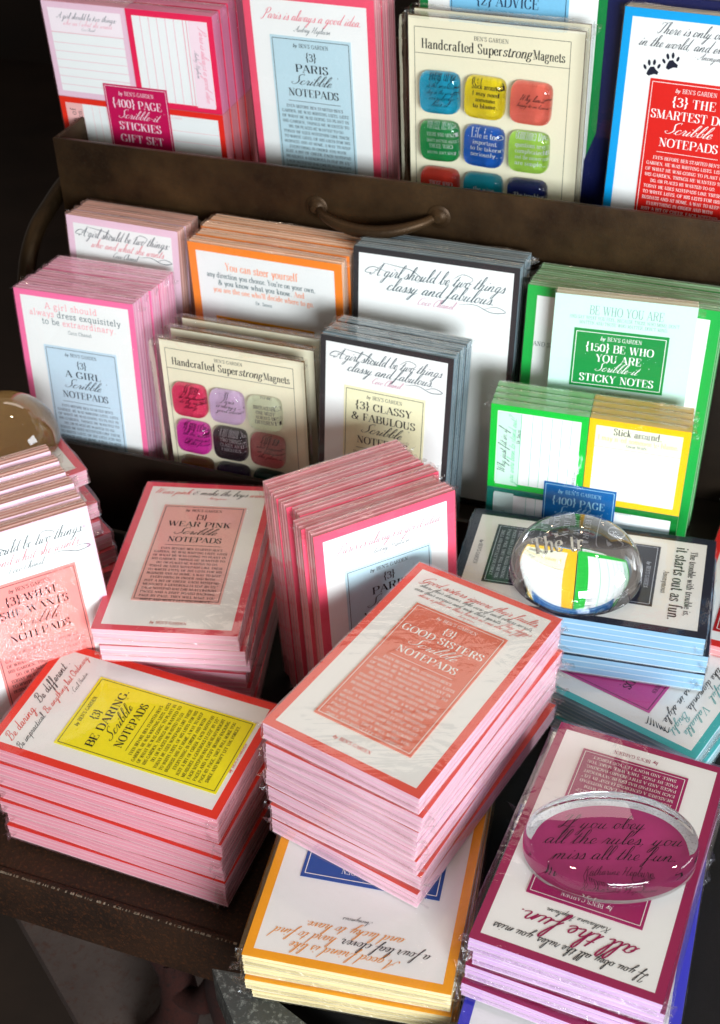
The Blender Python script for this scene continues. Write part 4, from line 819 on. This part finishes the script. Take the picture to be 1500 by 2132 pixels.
TRt = Vector((8.48, 22.81, -26.3)); ext = Vector((-.62, -.785, 0)); eyt = Vector((.785, -.62, 0)); ct = TRt-ext*2.0625-eyt*3.5
stack('notepad_packet', 3, 'teal', tuple(ct), math.atan2(ext.y, ext.x), (0, 0), 4.125, 7, .42, 'teal-bordered notepad packet with pink card lying under the navy stack',
      'teal-edged notepad packet, %s in the stack under the navy one', 'packets in the teal stack', f_teal, pitch=.46, jit=1.8)
# blue set under the magenta stack
exb = Vector((-.985, .17, 0)).normalized(); eyb = Vector((.30, .954, 0)).normalized()*-1; 
bl = Vector((3.67, 21.84, -26.32)); cb = bl-exb*2.42-eyb*-(-4.1)
yb = math.atan2(exb.y, exb.x)
stack('notepad_packet', 3, 'blue', (4.72, 17.2, -26.52), R(161), (0, 0), 4.6, 8.0, .36, 'blue-violet bordered notepad packet lying beneath the magenta stack',
      'blue-violet notepad packet, %s in the stack beneath the magenta one', 'packets beneath the magenta stack', f_plain, pitch=.40, jit=1.2)
# left stack under the brown dome
Aa = Vector((-.53, .85, 0)).normalized(); Bb = Vector((-.85, -.53, 0)); cl_ = Vector((-8.24, 32.45, -23.4))
cL = cl_+Aa*2.0+Bb*3.4
def left_shift(k): return ((-.25, -.05, R(1.5)) if k < 2 else (.13*(k-1)+.05*math.sin(k*2.1), -.08*(k-1), R(2.0*math.sin(k*1.7))))
stack('notepad_packet', 8, 'coral', tuple(cL), math.atan2(Aa.y, Aa.x), (0, 0), 4.0, 6.8, .53, 'coral-bordered notepad packet lying under the glass dome at the left edge',
      'coral and pink notepad packet, %s in the stack under the left dome', 'packets under the left dome', f_plain, pitch=.585, jit=1.5, shift=left_shift)
stack('notepad_packet', 3, 'red', (12.3, 29.3, -25.9), R(-24), (0, 0), 4.125, 7, .5, 'red-bordered notepad packet just showing at the right edge beyond the navy stack',
      'red-edged notepad packet, %s in the stack at the right edge', 'packets at the right edge', f_red, pitch=.56)
# ---------------------------------------------------------------- paperweights
def dome(name, label, c, r, h, let=None, yaw=0, cols=None, base=None):
    prof = [(r*.985, 0), (r, .03)]
    e_ = .16
    for k in range(0, 27): a_ = math.pi/2*k/27; prof.append((r*math.cos(a_), e_+(h-e_)*math.sin(a_)))
    m = MB(); m.lathe(prof+[(r*.012, h)], (0, 0, 0), (0, 0, 1), 72)
    o = m.build(name, [glass(1.76)], None, smooth=True); o.location = (c[0]*IN, c[1]*IN, (c[2]+EYE)*IN); o.rotation_euler = (0, 0, yaw); tag(o, label, 'paperweight', 'glass paperweights')
    if base: o.data.materials.append(paper(base, .5)); [setattr(p, 'material_index', 1) for p in o.data.polygons if p.center.z < 1e-5]
    if let: link('lettering', mesh('lettering', [(p[0], p[1], .03+p[2]) for p in let.v], let.f, [ink(c_) for c_ in cols], let.m), o)
    return o
t = Lettering(); t.line('The tr', 'serif', .34, -.3, -.28, width=.95)
dome('dome_paperweight', 'clear glass dome paperweight on the navy stack, reflecting the bins', (5.94, 27.85, -24.14), 1.84, 1.52, t, R(-4), [(225, 218, 204)])
dome('dome_paperweight', 'clear glass dome paperweight cut by the left edge, brownish', (-10.86, 33.8, -23.3), 1.62, 1.62, base=(172, 132, 74))  # opaque tan base paints in the brown room that the glass reflects
def oval(c, a_, b_, h, yaw):
    n = 72; V, F, M = [], [], []
    prof = [(.97, 0), (1.0, .03), (1.005, .12), (1.003, .3), (1.0, .46), (.99, .56), (.97, .625), (.94, .665), (.9, .685), (.82, .70), (.65, .722), (.45, .745), (.25, .76)]
    for s, z in prof:
        for k in range(n): an = 2*math.pi*k/n; V.append((a_*math.cos(an)*(1-(1-s)*(b_/a_)), b_*math.sin(an)*s, z*h/.77))
    for i in range(len(prof)-1):
        for k in range(n): F.append((i*n+k, i*n+(k+1) % n, (i+1)*n+(k+1) % n, (i+1)*n+k)); M.append(0)
    V.append((0, 0, h)); e = (len(prof)-1)*n
    for k in range(n): F.append((e+k, e+(k+1) % n, len(V)-1)); M.append(0)
    q0 = len(V)
    for k in range(n): an = 2*math.pi*k/n; V.append((a_*math.cos(an)*.87, b_*math.sin(an)*.82, 0))
    for k in range(n): F.append((k, q0+k, q0+(k+1) % n, (k+1) % n)); M.append(2)
    F.append(tuple(range(q0+n-1, q0-1, -1))); M.append(1)
    o = link('oval_paperweight', mesh('oval_paperweight', V, F, [glass(), paper((168, 44, 104), .5), metal('felt_with_silver_sheen', (190, 190, 190), (226, 226, 226), 0, .5, .6, 30, (110, 108, 106), .2)], M, True)); o.data.set_sharp_from_angle(angle=R(60))  # grey felt ring, lightened to paint in the glass wall's silver reflection
    o.location = (c[0]*IN, c[1]*IN, (c[2]+EYE)*IN); o.rotation_euler = (0, 0, yaw); tag(o, 'oval glass paperweight with black script over magenta, on the magenta packet', 'paperweight', 'glass paperweights')
    t = Lettering(); t.line('If you obey', 'fine', .34, -.15, -.44, width=1.9).line('all the rules, you', 'fine', .34, .05, -.04, width=3.0).line('miss all the fun.', 'fine', .34, .05, .36, width=2.7).line('Katharine Hepburn', 'fine', .24, .1, .74, width=1.5)
    link('lettering', mesh('lettering', [(p[0], p[1], .02+p[2]) for p in t.v], t.f, [ink(BLK)], t.m), o)
oval((5.33, 18.45, -24.36), 1.93, 1.32, .78, R(-4))
# ---------------------------------------------------------------- below and behind
def rk_obj(o): o.location = (0, 0, EYE*IN); o.rotation_euler = (0, 0, PSI); return o
STONE = metal('speckled_grey_stone', (52, 54, 52), (70, 72, 70), 0, .5, .8, 10, (150, 155, 150), .4)
m = MB(); m.prism([(-10.0, 15.5), (-8.0, 13.4), (-4.5, 9.5), (-1, 9.5), (-1, 12.6), (-9.26, 15.6)], -29.0, -27.66); rk_obj(tag(m.build('stone_slab', [STONE], None, bevel=.03), 'dark speckled grey stone slab under the front of the orange-yellow stack', 'stone slab'))
RUST = metal('rusty_red_iron', (8, 4, 3), (48, 13, 4), .1, .8, .95, 7, (12, 5, 3), .8)
GREYP = metal('worn_grey_brown_paint', (88, 76, 70), (66, 54, 49), 0, .6, .8, 5, (70, 42, 32), .3)
m = MB(); m.prism([(-23.7, 23.7), (-17.6, 19.3), (-8, 14), (-4, 20), (-10, 30), (-20, 30)], -43, -42); rk_obj(tag(m.build('lower_shelf', [GREYP], None), 'blurred grey-brown lower shelf with rust stains beneath the rack rim', 'shelf'))
br = empty('iron_bracket', 'blurred rusty red cast iron bracket beneath the rack rim', 'bracket'); rk_obj(br)
for pts, rad in (([(-15.9, 22.6, -32.5), (-16.4, 22.2, -34.5), (-16.0, 21.6, -36.5), (-15.0, 21.0, -38.2), (-14.8, 20.6, -40), (-15.6, 20.2, -41.9)], [.5, .7, .8, .55, .7, .9]),
                 ([(-14.4, 21.4, -34.2), (-13.4, 21.0, -34.9), (-12.9, 20.6, -36.6), (-13.6, 20.4, -38.4), (-14.7, 20.6, -38.8), (-15.0, 20.8, -37.6)], [.3, .42, .5, .46, .36, .25]),
                 ([(-12.4, 20.4, -32.4), (-12.0, 20.3, -34.2), (-12.6, 20.1, -36.4), (-12.3, 19.8, -39), (-11.6, 19.4, -41.9)], [.7, .5, .62, .5, .8])):
    cur = _c3(pts, 6); m = MB(); m.tube(cur, [rad[min(len(rad)-1, int(q/6))]*(1-(q % 6)/6)+rad[min(len(rad)-1, int(q/6)+1)]*((q % 6)/6) for q in range(len(cur))], 12); m.build('scroll', [RUST], br, smooth=True)
m = MB(); m.box(-120, 120, -60, 170, -61, -60); rk_obj(tag(m.build('floor', [metal('dark_wood_floor', (26, 18, 13), (40, 28, 20), 0, .5, .7, 3)], None), kind='structure'))
m = MB(); m.box(-130, 130, 150, 156, -60, 50); rk_obj(tag(m.build('back_wall', [metal('dark_brown_wall', (20, 13, 8), (34, 22, 12), 0, .7, .9, 2)], None), 'dark brown wall far behind the display', 'wall'))
